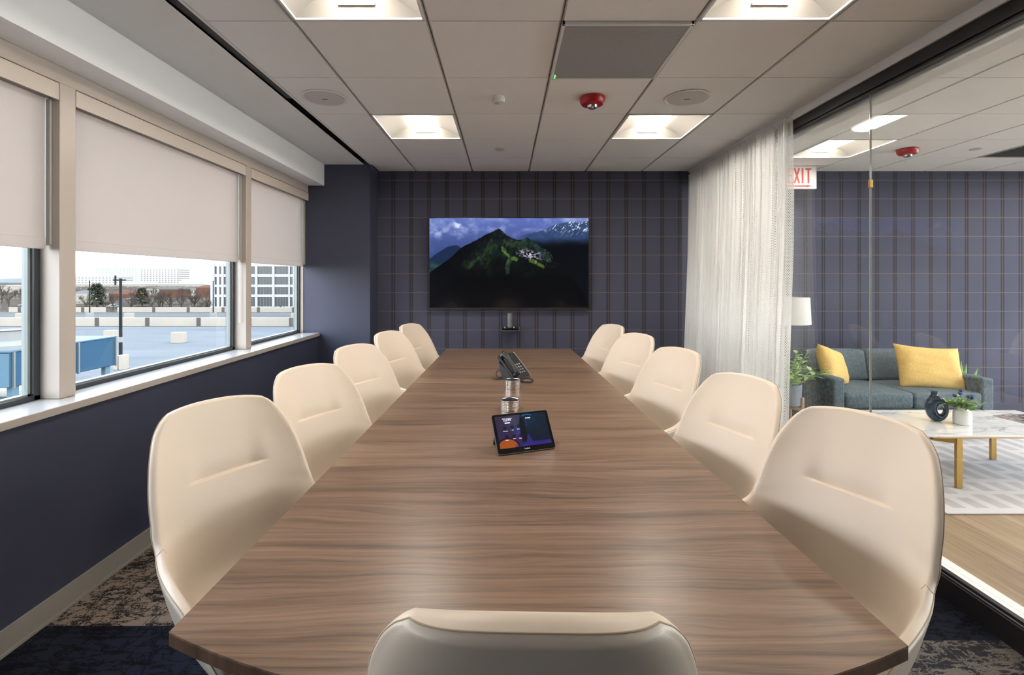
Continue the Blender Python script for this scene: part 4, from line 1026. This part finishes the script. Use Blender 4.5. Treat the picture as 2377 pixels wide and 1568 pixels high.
bm = bmesh.new(); bm.from_mesh(ob.data); bmesh.ops.remove_doubles(bm, verts=bm.verts, dist=.0003); bmesh.ops.recalc_face_normals(bm, faces=bm.faces); bm.to_mesh(ob.data); bm.free()
MB().lathe([(.030, .176), (.022, .190), (.019, .200), (.021, .210), (.026, .216), (.022, .214), (.016, .205), (.0, .19)], c=(-.012, 0, 0), n=24).build('neck', M['vase'], vz, smooth='all')
# leaf helper
def leaf_mesh(mb_, base, d, l, w, droop=.2, up=Vector((0, 0, 1))):
    d = Vector(d).normalized(); side = d.cross(up); side = side.normalized() if side.length > 1e-3 else Vector((1, 0, 0)); nrm = side.cross(d)
    base = Vector(base); vs = []
    prof = [0, .7, 1, .75, 0]; m = len(prof)
    for i, p in enumerate(prof):
        t = i / (m - 1); c = base + d * l * t - Vector((0, 0, 1)) * droop * l * t * t
        vs += [c - side * w / 2 * p + nrm * .15 * w * p, c, c + side * w / 2 * p + nrm * .15 * w * p]
    fs = []
    for i in range(m - 1):
        a = i * 3; fs += [(a, a + 1, a + 4, a + 3), (a + 1, a + 2, a + 5, a + 4)]
    mb_.add(vs, fs)
pp = empty('potted_plant', (3.305, 3.48, ZC), 0, 'small green plant with blue thistles in white ceramic pot on the coffee table', 'plant')
MB().lathe([(.047, 0), (.052, .004), (.053, .080), (.048, .096), (.034, .102), (.032, .118), (.036, .124), (.030, .124), (.028, .10), (0, .098)], n=36).build('pot', M['ceramic'], pp, smooth=True)
MB().cyl((0, 0, .1), (0, 0, .108), .028, n=20).build('soil', M['soil'], pp)
rnd = random.Random(5); fo = MB(); st = MB(); fo2 = MB()
for i in range(44):
    a = rnd.uniform(0, 2 * PI); e = rnd.uniform(.5, 1.4); L = rnd.uniform(.07, .125)
    d = Vector((math.cos(a) * math.cos(e), math.sin(a) * math.cos(e), math.sin(e))); b0 = Vector((0, 0, .105)) + Vector((d.x, d.y, 0)) * .02
    P = [b0 + d * L * t + Vector((0, 0, -.03 * t * t)) for t in (0, .33, .66, 1)]; st.tube(P, .0013, 5)
    for k in range(11):
        t = .25 + .75 * k / 10; p = b0 + d * L * t + Vector((0, 0, -.03 * t * t)); aa = a + rnd.uniform(-1.6, 1.6)
        (fo if rnd.random() < .5 else fo2).add([], []); leaf_mesh(fo if rnd.random() < .6 else fo2, p, (math.cos(aa), math.sin(aa), rnd.uniform(.1, .9)), rnd.uniform(.030, .046), rnd.uniform(.012, .018))
st.build('stems', M['leaf'], pp); fo.build('leaves', M['leaf_p'], pp, fix=False); fo2.build('leaves', M['leaf'], pp, fix=False)
for (x, y, z) in ((-.035, -.02, .225), (.002, -.045, .208), (.048, -.02, .205), (.066, .0, .190), (-.055, .0, .205), (.02, .03, .235)):
    b = MB().lathe([(0, -.012), (.009, -.008), (.0125, 0), (.009, .009), (0, .013)], c=(x, y, z), n=10)
    for q in range(26):
        v = Vector((rnd.uniform(-1, 1), rnd.uniform(-1, 1), rnd.uniform(-.6, 1))).normalized(); b.cyl(Vector((x, y, z)) + v * .009, Vector((x, y, z)) + v * .018, .0012, .0002, 4)
    b.cyl((x * .2, y * .2, .11), (x, y, z), .0012, n=5); b.build('thistle', M['thistle'], pp, smooth='all')
# magazines
def magazine(x, y, z, rz, w, h, m, lab, t=.005):
    o = empty('magazine', (x, y, z), rz, lab, 'magazine', 'magazines on the coffee table'); MB().box(-w / 2, -h / 2, .0006, w / 2, h / 2, t - .0006).build('pages', M['ceramic'], o)
    MB().box(-w / 2 - .001, -h / 2 - .001, t - .0006, w / 2 + .001, h / 2 + .001, t).box(-w / 2 - .001, -h / 2 - .001, 0, w / 2 + .001, h / 2 + .001, .0006).build('cover', m, o); return o
def m_cover(name, a, b, c):
    m, n, l, p = newmat(name); T = NT(n, l); x, y, z = T.xyz(); q = T.noise(T.comb(x, y, 0), 14, 3, .6, 1); l.new(T.ramp(q, [(.36, a), (.5, b), (.62, c)]), p.inputs['Base Color']); p.inputs['Roughness'].default_value = .25; return m
magazine(3.90, 3.60, ZC, R(8), .30, .22, m_cover('cover one', (.05, .045, .05, 1), (.38, .36, .35, 1), (.30, .16, .14, 1)), 'open grey magazine lowest of the pile on the coffee table')
magazine(4.00, 3.56, ZC + .0052, R(-12), .28, .21, m_cover('cover two', (.02, .02, .025, 1), (.06, .06, .065, 1), (.3, .27, .25, 1)), 'dark covered magazine on top of the pile on the coffee table')
# floor lamp
fl_ = empty('floor_lamp', (2.845, 4.86, 0), 0, 'floor lamp with white drum shade behind the net curtain', 'lamp')
MB().lathe([(.125, .0), (.125, .012), (.02, .02), (0, .02)], n=36).build('base', M['brass'], fl_, smooth=True)
MB().cyl((0, 0, .018), (0, 0, 1.10), .008, n=12).build('pole', M['brass'], fl_, smooth=True)
MB().lathe([(.212, .985), (.200, 1.250), (.198, 1.250), (.210, .985)], n=48).build('lamp_shade', M['linen'], fl_, smooth=True)
MB().box(-.205, -.003, 1.095, .205, .003, 1.101).box(-.003, -.205, 1.095, .003, .205, 1.101).build('shade_ring', M['brass'], fl_)
MB().lathe([(0, 1.10), (.018, 1.105), (.03, 1.15), (.02, 1.19), (0, 1.2)], n=20).build('bulb', emis('bulb', (1, .9, .75, 1), 2.5), fl_, smooth='all')
# plant on stand by the curtain
ps = empty('potted_plant', (2.50, 4.28, 0), 0, 'leafy green plant in blue grey pot on wooden stand behind the curtain', 'plant')
MB().lathe([(.085, .31), (.115, .33), (.122, .51), (.114, .51), (.106, .48), (0, .48)], n=36).build('pot', M['pot'], ps, smooth=True)
MB().cyl((0, 0, .475), (0, 0, .485), .105, n=24).build('soil', M['soil'], ps)
for k in range(4):
    a = PI / 4 + k * PI / 2; MB().cyl((.125 * math.cos(a), .125 * math.sin(a), .0), (.128 * math.cos(a), .128 * math.sin(a), .40), .012, n=10).build('stand_leg', M['woodleg'], ps, smooth=True)
MB().box(-.12, -.012, .285, .12, .012, .308, Matrix.Rotation(PI / 4, 4, 'Z')).box(-.12, -.012, .285, .12, .012, .308, Matrix.Rotation(-PI / 4, 4, 'Z')).build('stand_cross', M['woodleg'], ps)
st = MB(); fo = MB()
for i in range(26):
    a = rnd.uniform(0, 2 * PI); e = rnd.uniform(.5, 1.35); L = rnd.uniform(.2, .36); d = Vector((math.cos(a) * math.cos(e), math.sin(a) * math.cos(e), math.sin(e)))
    b0 = Vector((d.x * .06, d.y * .06, .48)); P = [b0 + d * L * t for t in (0, .5, 1)]; st.tube(P, .0025, 5)
    for k in range(9):
        t = .2 + .8 * k / 8; aa = a + rnd.uniform(-1.8, 1.8); leaf_mesh(fo, b0 + d * L * t, (math.cos(aa), math.sin(aa), rnd.uniform(0, 1)), rnd.uniform(.05, .08), rnd.uniform(.028, .042))
st.build('stems', M['leaf'], ps); fo.build('leaves', M['leaf_p'], ps, fix=False)
# snake plant
sn = empty('snake_plant', (4.84, 5.03, 0), 0, 'snake plant with tall green blades behind the right arm of the sofa', 'plant')
MB().lathe([(.09, 0), (.11, .01), (.12, .22), (.112, .22), (.10, .20), (0, .2)], n=32).build('pot', M['pot'], sn, smooth=True)
MB().cyl((0, 0, .195), (0, 0, .204), .10, n=20).build('soil', M['soil'], sn)
for k, (x, y, h_, lean) in enumerate(((-.03, 0, .38, -.02), (.055, .02, .30, .03), (.01, .04, .34, .0), (-.06, .03, .27, -.04), (.03, -.05, .25, .02))):
    G = []
    for i in range(9):
        t = i / 8; w = .022 * math.sin(PI * min(1, .25 + .75 * t)) ** .6 if t < 1 else .001; z = .2 + h_ * t; xx = x + lean * t * 2 + .008 * math.sin(t * 6 + k)
        G.append([(xx - w, y + .004, z), (xx, y - .004, z), (xx + w, y + .004, z)])
    MB().grid(G).build('blade', M['leaf'], sn, smooth='all', fix=False)
# exit sign
ex = empty('exit_sign', ((1817 + 1895) / 2 / 1118 * 4.93 - 1172 * 4.93 / 1118, 4.93, CAMZ - (438.5 - 651) * 4.93 / 1118), 0, 'white exit sign with red letters hanging from the lounge ceiling', 'sign')
ew, eh = 78 * 4.93 / 1118, 52 * 4.93 / 1118
M['signface'] = plain('white sign face', (.80, .78, .77, 1), .5)
MB().box(-ew / 2, 0, 0, ew / 2, .035, eh).build('panel', M['signface'], ex, bevel=.003)
f = MB().box(-ew / 2, -.003, 0, ew / 2, 0, .006).box(-ew / 2, -.003, eh - .006, ew / 2, 0, eh).box(-ew / 2, -.003, 0, -ew / 2 + .006, 0, eh).box(ew / 2 - .006, -.003, 0, ew / 2, 0, eh); f.build('frame', M['white_p'], ex)
def pz(px, py): return ((px - 1856) * 4.93 / 1118, (438.5 - py) * 4.93 / 1118)
def strokes(segs, w, name, par):
    b = MB()
    for si_, ((x0, y0), (x1, y1)) in enumerate(segs):
        e_ = .0004 * si_; a = Vector(pz(x0, y0)); c = Vector(pz(x1, y1)); d = (c - a).normalized(); nn = Vector((-d.y, d.x)) * w / 2
        b.add([(a.x + nn.x, -.002 - e_, a.y + nn.y), (a.x - nn.x, -.002 - e_, a.y - nn.y), (c.x - nn.x, -.002 - e_, c.y - nn.y), (c.x + nn.x, -.002 - e_, c.y + nn.y),
               (a.x + nn.x, .0005, a.y + nn.y), (a.x - nn.x, .0005, a.y - nn.y), (c.x - nn.x, .0005, c.y - nn.y), (c.x + nn.x, .0005, c.y + nn.y)], [(0, 1, 2, 3), (7, 6, 5, 4), (0, 4, 5, 1), (1, 5, 6, 2), (2, 6, 7, 3), (3, 7, 4, 0)])
    b.build(name, M['red_r'], par)
lw = .0165
strokes([((1830.7, 391), (1830.7, 425.5)), ((1829, 392.7), (1839.5, 392.7)), ((1829, 408), (1838, 408)), ((1829, 423.8), (1839.5, 423.8))], lw, 'letter', ex)
strokes([((1844, 391), (1855, 425.5)), ((1855, 391), (1844, 425.5))], lw, 'letter', ex)
strokes([((1863, 391), (1863, 425.5))], lw, 'letter', ex)
strokes([((1876.5, 391), (1876.5, 425.5)), ((1869.5, 392.7), (1883, 392.7))], lw, 'letter', ex)
b = MB(); A = [pz(1830, 430.6), pz(1830, 433.8), pz(1872, 433.8), pz(1874, 435), pz(1883, 432.2), pz(1874, 429.6), pz(1872, 430.6)]
k = len(A); b.add([(x, -.002, z) for x, z in A] + [(x, .0005, z) for x, z in A], [tuple(range(k)), tuple(range(2 * k - 1, k - 1, -1))] + [(i, (i + 1) % k, k + (i + 1) % k, k + i) for i in range(k)]); b.build('arrow', M['red_r'], ex)
zt = H - ex.location.z
MB().box(-ew / 2 - .04, -.04, zt - .006, ew / 2 + .06, .075, zt).build('ceiling_plate', M['white_p'], ex)
MB().box(-.05, .008, eh, .05, .028, zt - .006).build('stem', M['white_p'], ex)

# ================================================================== outside
def at(px, Y): return (px - 1172) * Y / 1118
def zz(py, Y): return CAMZ - (py - 651) * Y / 1118
ZD = CAMZ - 6.0; ZG = -9.5
g_ = struct('terrain', MB().box(-2600, -200, ZG - 1, 60, 3200, ZG), M['ground'])
struct('parking_deck', MB().box(-130, 15.5, ZD - .6, -8, 62.4, ZD), M['deck'])
struct('parking_deck_far', MB().box(-130, 63.2, ZD - .6, -20, 90, ZD), M['deck2'])
def barrier(Y, h, cuts, thick, lab, x0, x1, seams):
    o = empty('parapet_wall', ((x0 + x1) / 2, Y, ZD), 0, lab, 'wall', 'pale parking deck walls')
    cx_ = (x0 + x1) / 2; MB().box(x0 - cx_, 0, 0, x1 - cx_, thick, h).build('panel', M['concrete'], o, bevel=.03)
    for s in seams: MB().box(at(s, Y) - cx_ - .25, -.06, 0, at(s, Y) - cx_ + .25, .0, h).build('joint', M['concrete_d'], o)
    return o
barrier(62.7, 1.12, [], .3, 'long pale concrete wall across the parking deck, nearer of the two', -75, -18, (60, 225, 342, 461, 579, 676))
barrier(90, .95, [], .3, 'far pale concrete wall at the end of the parking deck, right part', at(272, 90), at(740, 90), (357, 437, 518, 600, 681))
barrier(90, .95, [], .3, 'far pale concrete wall at the end of the parking deck, left part', at(20, 90), at(243, 90), (45, 192))
def lamp_post(px, Y, toppy, base, lab, hb, head=False, r=.09):
    x = at(px, Y); o = empty('light_pole', (x, Y, ZD), 0, lab, 'light pole', 'parking deck light poles')
    base.build('pedestal', M['white_c'] if not head else M['concrete'], o, bevel=.03)
    h_ = zz(toppy, Y) - ZD; MB().cyl((0, 0, hb), (0, 0, h_), r, r * .75, 10).build('pole', M['pole'], o, smooth=True)
    if head:
        MB().box(-.50, -.04, h_ - .14, .35, .04, h_ - .06).box(-.38, -.05, h_ - .45, -.32, .05, h_ + .2).build('lamp_head', M['pole'], o)
        MB().box(-.12, -.12, h_ * .30, .12, .12, h_ * .30 + .35).build('pole_sign', M['white_c'], o)
    return o
b = MB().box(-.30, -.30, 0, .02, .3, .95).box(.06, -.28, 0, .36, .28, 1.0)
lamp_post(280, 32.4, 647, b, 'nearest dark light pole on the parking deck behind the blue unit', .6, True, .11)
lamp_post(208, 75, 652, MB().cyl((0, 0, 0), (0, 0, .95), .55, .5, 14), 'thin light pole with white base at the left of the middle window', .9)
lamp_post(495, 75, 652, MB().cyl((0, 0, 0), (0, 0, .95), .55, .5, 14), 'thin light pole with white base near the white office building', .9)
for px, py, w, lab in ((415, 796, .55, 'concrete block alone on the pale parking deck'), (258, 790, .5, 'concrete block just behind the blue unit'), (300, 739.5, .55, 'concrete block between the two parking deck walls, middle window'), (685, 740, .5, 'concrete block between the deck walls, far window'), (47, 740, .5, 'concrete block between the deck walls, nearest window')):
    Y = 6 * 1118 / (py - 651); o = MB().box(-w, -.35, 0, w, .35, (1.0 if py > 750 else .85)).build('concrete_block', M['concrete'], loc=(at(px, Y), Y, ZD), bevel=.03); tag(o, lab, 'block', 'concrete blocks on the parking deck')
# roof beside the building and the blue cooling unit
struct('roof_ledge', MB().box(-22, 2, -2.6, -9.8, 15.2, -1.88), M['beigeb'])
bu = empty('cooling_unit', (-13.6, 11.6, -1.88), 0, 'big blue rooftop cooling unit outside the windows', 'machine')
zt_ = CAMZ - 1.65 + 1.88; zb_ = CAMZ - 2.46 + 1.88
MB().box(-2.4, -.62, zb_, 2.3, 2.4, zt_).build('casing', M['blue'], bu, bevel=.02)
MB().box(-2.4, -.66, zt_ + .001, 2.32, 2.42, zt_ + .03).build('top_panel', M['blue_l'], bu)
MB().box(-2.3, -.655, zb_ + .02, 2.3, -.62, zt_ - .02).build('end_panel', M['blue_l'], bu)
for y in (.85, 1.12, -.56, 2.34): MB().box(2.30, y, zb_ - .02, 2.345, y + .04, zt_).build('rib', plain('rib', dim(.30, .38, .40), .4) if y == .85 else bpy.data.materials['rib'], bu)
for y in (-.5, .35, .95, 2.1):
    for x in (-2.2, 2.12): MB().box(x, y, 0, x + .12, y + .16, zb_).build('leg', M['blue_l'], bu)
MB().box(-2.3, .5, .3, 2.2, .56, .36).build('cross_beam', M['blue_l'], bu)
MB().lathe([(.42, 0), (.42, .1), (.26, .2), (.26, .42), (.30, .45), (0, .45)], c=(1.9, -.2, zt_ + .03), n=24).build('cowl', M['white_c'], bu, smooth=True)
# white office building
YO = 165; bx = empty('office_building', (at(600, YO), YO, ZG), 0, 'white framed office building with dark glass in the far windows', 'building')
cx_ = at(600, YO); top = zz(600, YO) - ZG; rt = zz(612, YO) - ZG
xa, xm, xb = at(489, YO) - cx_, at(640, YO) - cx_, at(690, YO) - cx_
MB().box(xa, 0.4, 0, xb, 18, rt).build('core', M['glassb'], bx)
fr = MB()
fl_y = [(600, 619), (637, 643), (661, 667), (684, 690), (712, 724)]
for a, b_ in fl_y: fr.box(xa, 0, zz(b_, YO) - ZG, xb, .5, zz(a, YO) - ZG)
cols_w = [(489, 498), (504, 509), (514, 519), (525, 533), (556, 578), (592.5, 597.5), (632, 637), (669.5, 673), (680, 690)]
for a, b_ in cols_w: fr.box(at(a, YO) - cx_, -.15, 0, at(b_, YO) - cx_, .5, rt)
fr.box(xa, .4, rt - .3, xb, 18, rt + .3); fr.build('frame', M['whiteb'], bx)
for i in range(4):
    z0 = zz(fl_y[i + 1][0], YO) - ZG; z1 = zz(fl_y[i][1], YO) - ZG
    for (a, b_), (c, d) in zip(cols_w[:-1], cols_w[1:]):
        w = MB().box(at(b_, YO) - cx_, .25, z0, at(c, YO) - cx_, .3, z1); q = w.build('window', M['glassb'], bx)
        n_ = max(1, int((c - b_) / 6)); mm = MB()
        for k in range(1, n_): xx = at(b_ + (c - b_) * k / n_, YO) - cx_; mm.box(xx - .08, .18, z0, xx + .08, .25, z1)
        if mm.v: mm.build('mullion', plain('bldg mullion', dim(.35, .36, .35), .5) if 'bldg mullion' not in bpy.data.materials else bpy.data.materials['bldg mullion'], q)
def block(px0, px1, py0, Y, mat, lab, d=20, name='building', roof=None, zb=ZG, group='distant buildings'):
    x0, x1 = at(px0, Y), at(px1, Y); cx_ = (x0 + x1) / 2; h_ = zz(py0, Y) - zb
    o = empty(name, (cx_, Y, zb), 0, lab, 'building', group); MB().box(x0 - cx_, 0, 0, x1 - cx_, d, h_).build('walls', mat, o)
    if roof == 'flat': MB().box((x0 - cx_) * .85, 2, h_, (x1 - cx_) * .82, d - 2, h_ + (3 if Y > 500 else .6)).build('penthouse', M['whiteb'], o)
    elif roof == 'gable':
        w = (x1 - x0) / 2; r_ = min(w * .35, 3); MB().add([(-w - .3, 0, h_), (w + .3, 0, h_), (w + .3, d, h_), (-w - .3, d, h_), (-w * .2, d * .3, h_ + r_), (w * .2, d * .3, h_ + r_)], [(0, 1, 5, 4), (1, 2, 5), (2, 3, 4, 5), (3, 0, 4), (0, 3, 2, 1)]).build('roof', M['roofg'] if mat != M['brick'] else M['brick'], o)
    else: MB().box(x0 - cx_ - .2, -.2, h_, x1 - cx_ + .2, d + .2, h_ + .4).build('roof', M['roofg'] if Y < 400 else M['whiteb'], o)
    return o
block(325, 413, 624, 800, M['hotel'], 'tall cream block with rows of windows on the skyline', 30, 'hotel_building', 'flat')
block(222, 321, 622.5, 900, M['glassy'], 'pale glass tower block on the skyline', 30, 'glass_building')
block(140, 271, 641, 700, M['hotel'], 'long cream block left of the skyline glass block', 30, 'hotel_building', 'flat')
block(272, 330, 655, 650, M['whiteb'], 'low white hall below the skyline glass block', 30, 'warehouse_building')
block(170, 300, 660.5, 560, M['beigeb'], 'long low beige hall at the left of the skyline', 30, 'warehouse_building')
block(322, 440, 660, 600, M['beigeb'], 'low beige hall below the tall cream block', 30, 'warehouse_building')
block(415, 485, 652, 700, M['whiteb'], 'low white hall right of the tall cream block', 30, 'warehouse_building', 'flat')
block(340, 425, 670, 330, M['beigeb'], 'tan low building with orange wall behind the bare trees', 14, 'shop_building')
block(370, 412, 673, 300, M['brick'], 'small brick shop in front of the tan building', 12, 'shop_building')
block(455, 490, 668, 300, M['brick'], 'brick house close to the white office building', 12, 'house_building', 'gable')
block(250, 306, 683, 260, M['brick'], 'brick house behind the nearest light pole', 12, 'house_building', 'gable')
block(160, 203, 682, 220, M['beigeb'], 'grey walled house at the left edge of the middle window', 12, 'house_building', 'gable')
block(285, 305, 695, 215, M['roofg'], 'small grey roofed house right of the nearest light pole', 10, 'house_building', 'gable')
block(430, 462, 668, 375, M['whiteb'], 'pale shop row left of the brick house', 12, 'shop_building')
block(0, 70, 664, 420, M['beigeb'], 'low beige building in the nearest window', 14, 'shop_building')
block(692, 730, 668, 330, M['whiteb'], 'low white building right of the office building', 14, 'shop_building')
# hills on the horizon
b = MB(); n = 80; G = []
for i in range(n):
    x = -2500 + i * 2400 / (n - 1); h_ = 6 + 9 * float(fbm(np.array(i * .21), np.array(1.), 4, 3)); G.append([(x, 2200, ZG), (x, 2230, CAMZ + h_), (x, 2700, CAMZ + h_ * .6)])
struct('hills', b.grid(G), plain('hazy hills', dim(.40, .43, .42), 1, var=.2, vscale=.01), fix=False)
# trees
def branch(mb_, p, d, l, r, depth, rn):
    q = p + d * l; mb_.tube([p, (p + q) / 2 + Vector((rn.uniform(-.05, .05), rn.uniform(-.05, .05), 0)) * l, q], [r, r * .8, r * .6], 5)
    if depth == 0: return
    for k in range(3 if depth > 1 else 4):
        dd = (d + Vector((rn.uniform(-.8, .8), rn.uniform(-.8, .8), rn.uniform(-.1, .7)))).normalized(); branch(mb_, p + d * l * rn.uniform(.55, 1), dd, l * rn.uniform(.55, .8), r * .55, depth - 1, rn)
def bare_tree(seed):
    rn = random.Random(seed); o = empty('bare_tree', (0, 0, 0)); b = MB(); branch(b, Vector((0, 0, 0)), Vector((0, 0, 1)), 2.4, .2, 0, rn); b.build('trunk', M['bark'], o)
    b = MB()
    for k in range(6): branch(b, Vector((0, 0, 1.5 + .15 * k)), Vector((rn.uniform(-.7, .7), rn.uniform(-.7, .7), 1)).normalized(), 1.9, .13, 3, rn)
    b.build('branches', M['twig'], o); return o
def ever_tree(seed):
    rn = random.Random(seed); o = empty('evergreen_tree', (0, 0, 0)); MB().cyl((0, 0, 0), (0, 0, 2), .2, .15, 8).build('trunk', M['bark'], o)
    b = MB()
    for k in range(900):
        z = rn.uniform(.8, 6.2); rr = 2.1 * (1 - (z - .8) / 5.9) ** .7 * math.sqrt(rn.random()) + .1; a = rn.uniform(0, 2 * PI); c = Vector((rr * math.cos(a), rr * math.sin(a), z)); leaf_mesh(b, c, (math.cos(a), math.sin(a), rn.uniform(-.4, .5)), rn.uniform(.4, .8), .35, .3)
    b.build('foliage', M['evergreen'], o, fix=False); return o
tb = [bare_tree(1), bare_tree(2)]; te = ever_tree(3); used = set()
TR = [(0, 225, 190, 1.25, 'E', 'dark evergreen beside the thin pole at the left of the middle window'), (0, 330, 200, 1.0, 'E', 'evergreen left of the bushy bare trees in the middle window'), (0, 210, 250, .9, 'E', 'small evergreen behind the left thin pole'),
      (0, 237, 150, 1.0, 'B', 'bare tree just right of the thin left pole'), (0, 262, 175, .9, 'B', 'bare tree between the left thin pole and the nearest pole'), (0, 352, 175, .8, 'B', 'bushy bare tree right of the evergreen in the middle window'),
      (0, 372, 185, .95, 'B', 'bare tree below the tall cream block'), (0, 398, 190, .9, 'B', 'bare tree below the right end of the tall cream block'), (0, 421, 170, .85, 'B', 'bare tree at the middle of the parking wall'), (0, 445, 210, 1.0, 'B', 'bare tree left of the brick house'),
      (0, 474, 140, 1.0, 'B', 'large bare tree by the left corner of the office building'), (0, 590, 140, .62, 'B', 'bare tree in front of the office building, leftmost in the far window'), (0, 608, 142, .6, 'B', 'second bare tree in front of the office building'),
      (0, 645, 138, .75, 'B', 'tall bare tree in front of the office building'), (0, 700, 230, 1.1, 'B', 'bare tree right of the office building'), (0, 20, 200, 1.0, 'B', 'bare tree in the nearest window'), (0, 58, 170, .95, 'B', 'bare tree beside the window frame of the nearest window'), (0, 5, 260, 1.2, 'B', 'bare tree at the left edge of the photo'),
      (0, 311, 215, .9, 'B', 'bare tree behind the small grey roofed house'), (0, 500, 230, 1.0, 'B', 'bare tree half hidden by the office building')]
for i, (_, px, Y, s, k, lab) in enumerate(TR):
    src = te if k == 'E' else tb[i % 2]
    o = src if src.name not in used else copy_tree(src); used.add(src.name)
    o.location = (at(px, Y), Y, ZG); s *= (1.25 if Y > 150 else 1); o.scale = (s, s, s * (.85 if Y < 160 else 1)); o.rotation_euler = (0, 0, i * 1.3); tag(o, lab, 'tree', 'trees beyond the parking deck')
rn = random.Random(21)
for i in range(34):
    px = rn.uniform(2, 486) if i < 28 else rn.uniform(695, 728); Y = rn.uniform(205, 258) if i % 2 else rn.uniform(262, 298)
    if any(abs(px - c_) < w_ for c_, w_ in ((278, 34), (181, 27), (295, 15), (391, 26), (472, 22))): Y = rn.uniform(155, 200)
    o = copy_tree(tb[i % 2]); s = rn.uniform(.8, 1.25); o.location = (at(px, Y), Y, ZG); o.scale = (s, s, s); o.rotation_euler = (0, 0, i * 2.1)
    tag(o, 'small bare winter tree among the crowd of trees beyond the parking deck', 'tree', 'crowd of small bare trees beyond the parking deck')
b = MB(); rn = random.Random(12)
for k in range(2600):
    Y = rn.uniform(100, 255); px = rn.uniform(0, 730)
    if 480 < px and Y > 150: Y = rn.uniform(100, 150)
    c = Vector((at(px, Y), Y, ZG + rn.uniform(0, .9))); s = rn.uniform(.5, 1.3) 
    for _ in range(9):
        a_ = c + Vector((rn.uniform(-1.2, 1.2), rn.uniform(-1, 1), 0)) * s; t_ = a_ + Vector((rn.uniform(-.6, .6), 0, rn.uniform(.4, 1.3))) * s; b.add([a_ - Vector((.035, 0, 0)), a_ + Vector((.035, 0, 0)), t_], [(0, 1, 2)])
o = b.build('winter_brush', plain('winter brush', (.060, .045, .034, 1), 1, var=.5, vscale=.3, spec=0), fix=False); tag(o, 'low brown winter brush on the ground beyond the parking deck', 'brush', None, 'stuff')
# rows of far shrubs and woods (nobody could count them)
b = MB(); rn = random.Random(9)
for k in range(4200):
    Y = rn.uniform(260, 520); px = rn.uniform(0, 730); Y = 440 + (Y - 260) * .3; c = Vector((at(px, Y), Y, ZG + rn.uniform(0, 4.2))); s = rn.uniform(.5, 1.3)
    for _ in range(5):
        a_ = c + Vector((rn.uniform(-1.2, 1.2), rn.uniform(-1, 1), 0)) * s; t_ = a_ + Vector((rn.uniform(-.7, .7), 0, rn.uniform(.8, 1.8))) * s; b.add([a_ - Vector((.14, 0, 0)), a_ + Vector((.14, 0, 0)), t_], [(0, 1, 2)])
o = b.build('far_woods', plain('far winter woods', dim(.36, .28, .21), 1, var=.5, vscale=.05), fix=False); tag(o, 'brownish winter shrubs and woods between the distant houses', 'shrubs', None, 'stuff')
# cars
def car():
    o = empty('parked_car', (0, 0, 0)); P = [(-2.2, .35), (-2.25, .8), (-1.5, .95), (-.9, 1.42), (.7, 1.45), (1.35, .98), (2.15, .85), (2.25, .4)]
    v = [(x, -.85, z) for x, z in P] + [(x, .85, z) for x, z in P]; k = len(P); MB().add(v, [tuple(range(k)), tuple(range(2 * k - 1, k - 1, -1))] + [(i, (i + 1) % k, k + (i + 1) % k, k + i) for i in range(k)]).build('body', M['car_w'], o, bevel=.06)
    for x in (-1.4, 1.4):
        for y in (-.8, .8): MB().cyl((x, y - .1, .33), (x, y + .1, .33), .33, n=14).build('wheel', M['tyre'], o)
    MB().box(-.95, -.87, .97, .9, .87, 1.33).build('side_glass', M['glassb'], o); return o
c0 = car()
for i, (px, Y, lab) in enumerate(((365, 150, 'white car behind the parking wall, middle window'), (435, 150, 'white car right of the middle of the parking wall'), (462, 160, 'second white car beside the brick house'), (60, 200, 'white car in the nearest window'), (188, 150, 'car at the left end of the middle window'), (262, 190, 'car below the brick house'), (712, 135, 'car right of the office building'), (585, 146, 'car in front of the office building'))):
    o = c0 if i == 0 else copy_tree(c0); o.location = (at(px, Y), Y, ZG); o.rotation_euler = (0, 0, .2 * i); tag(o, lab, 'car', 'parked cars beyond the deck')
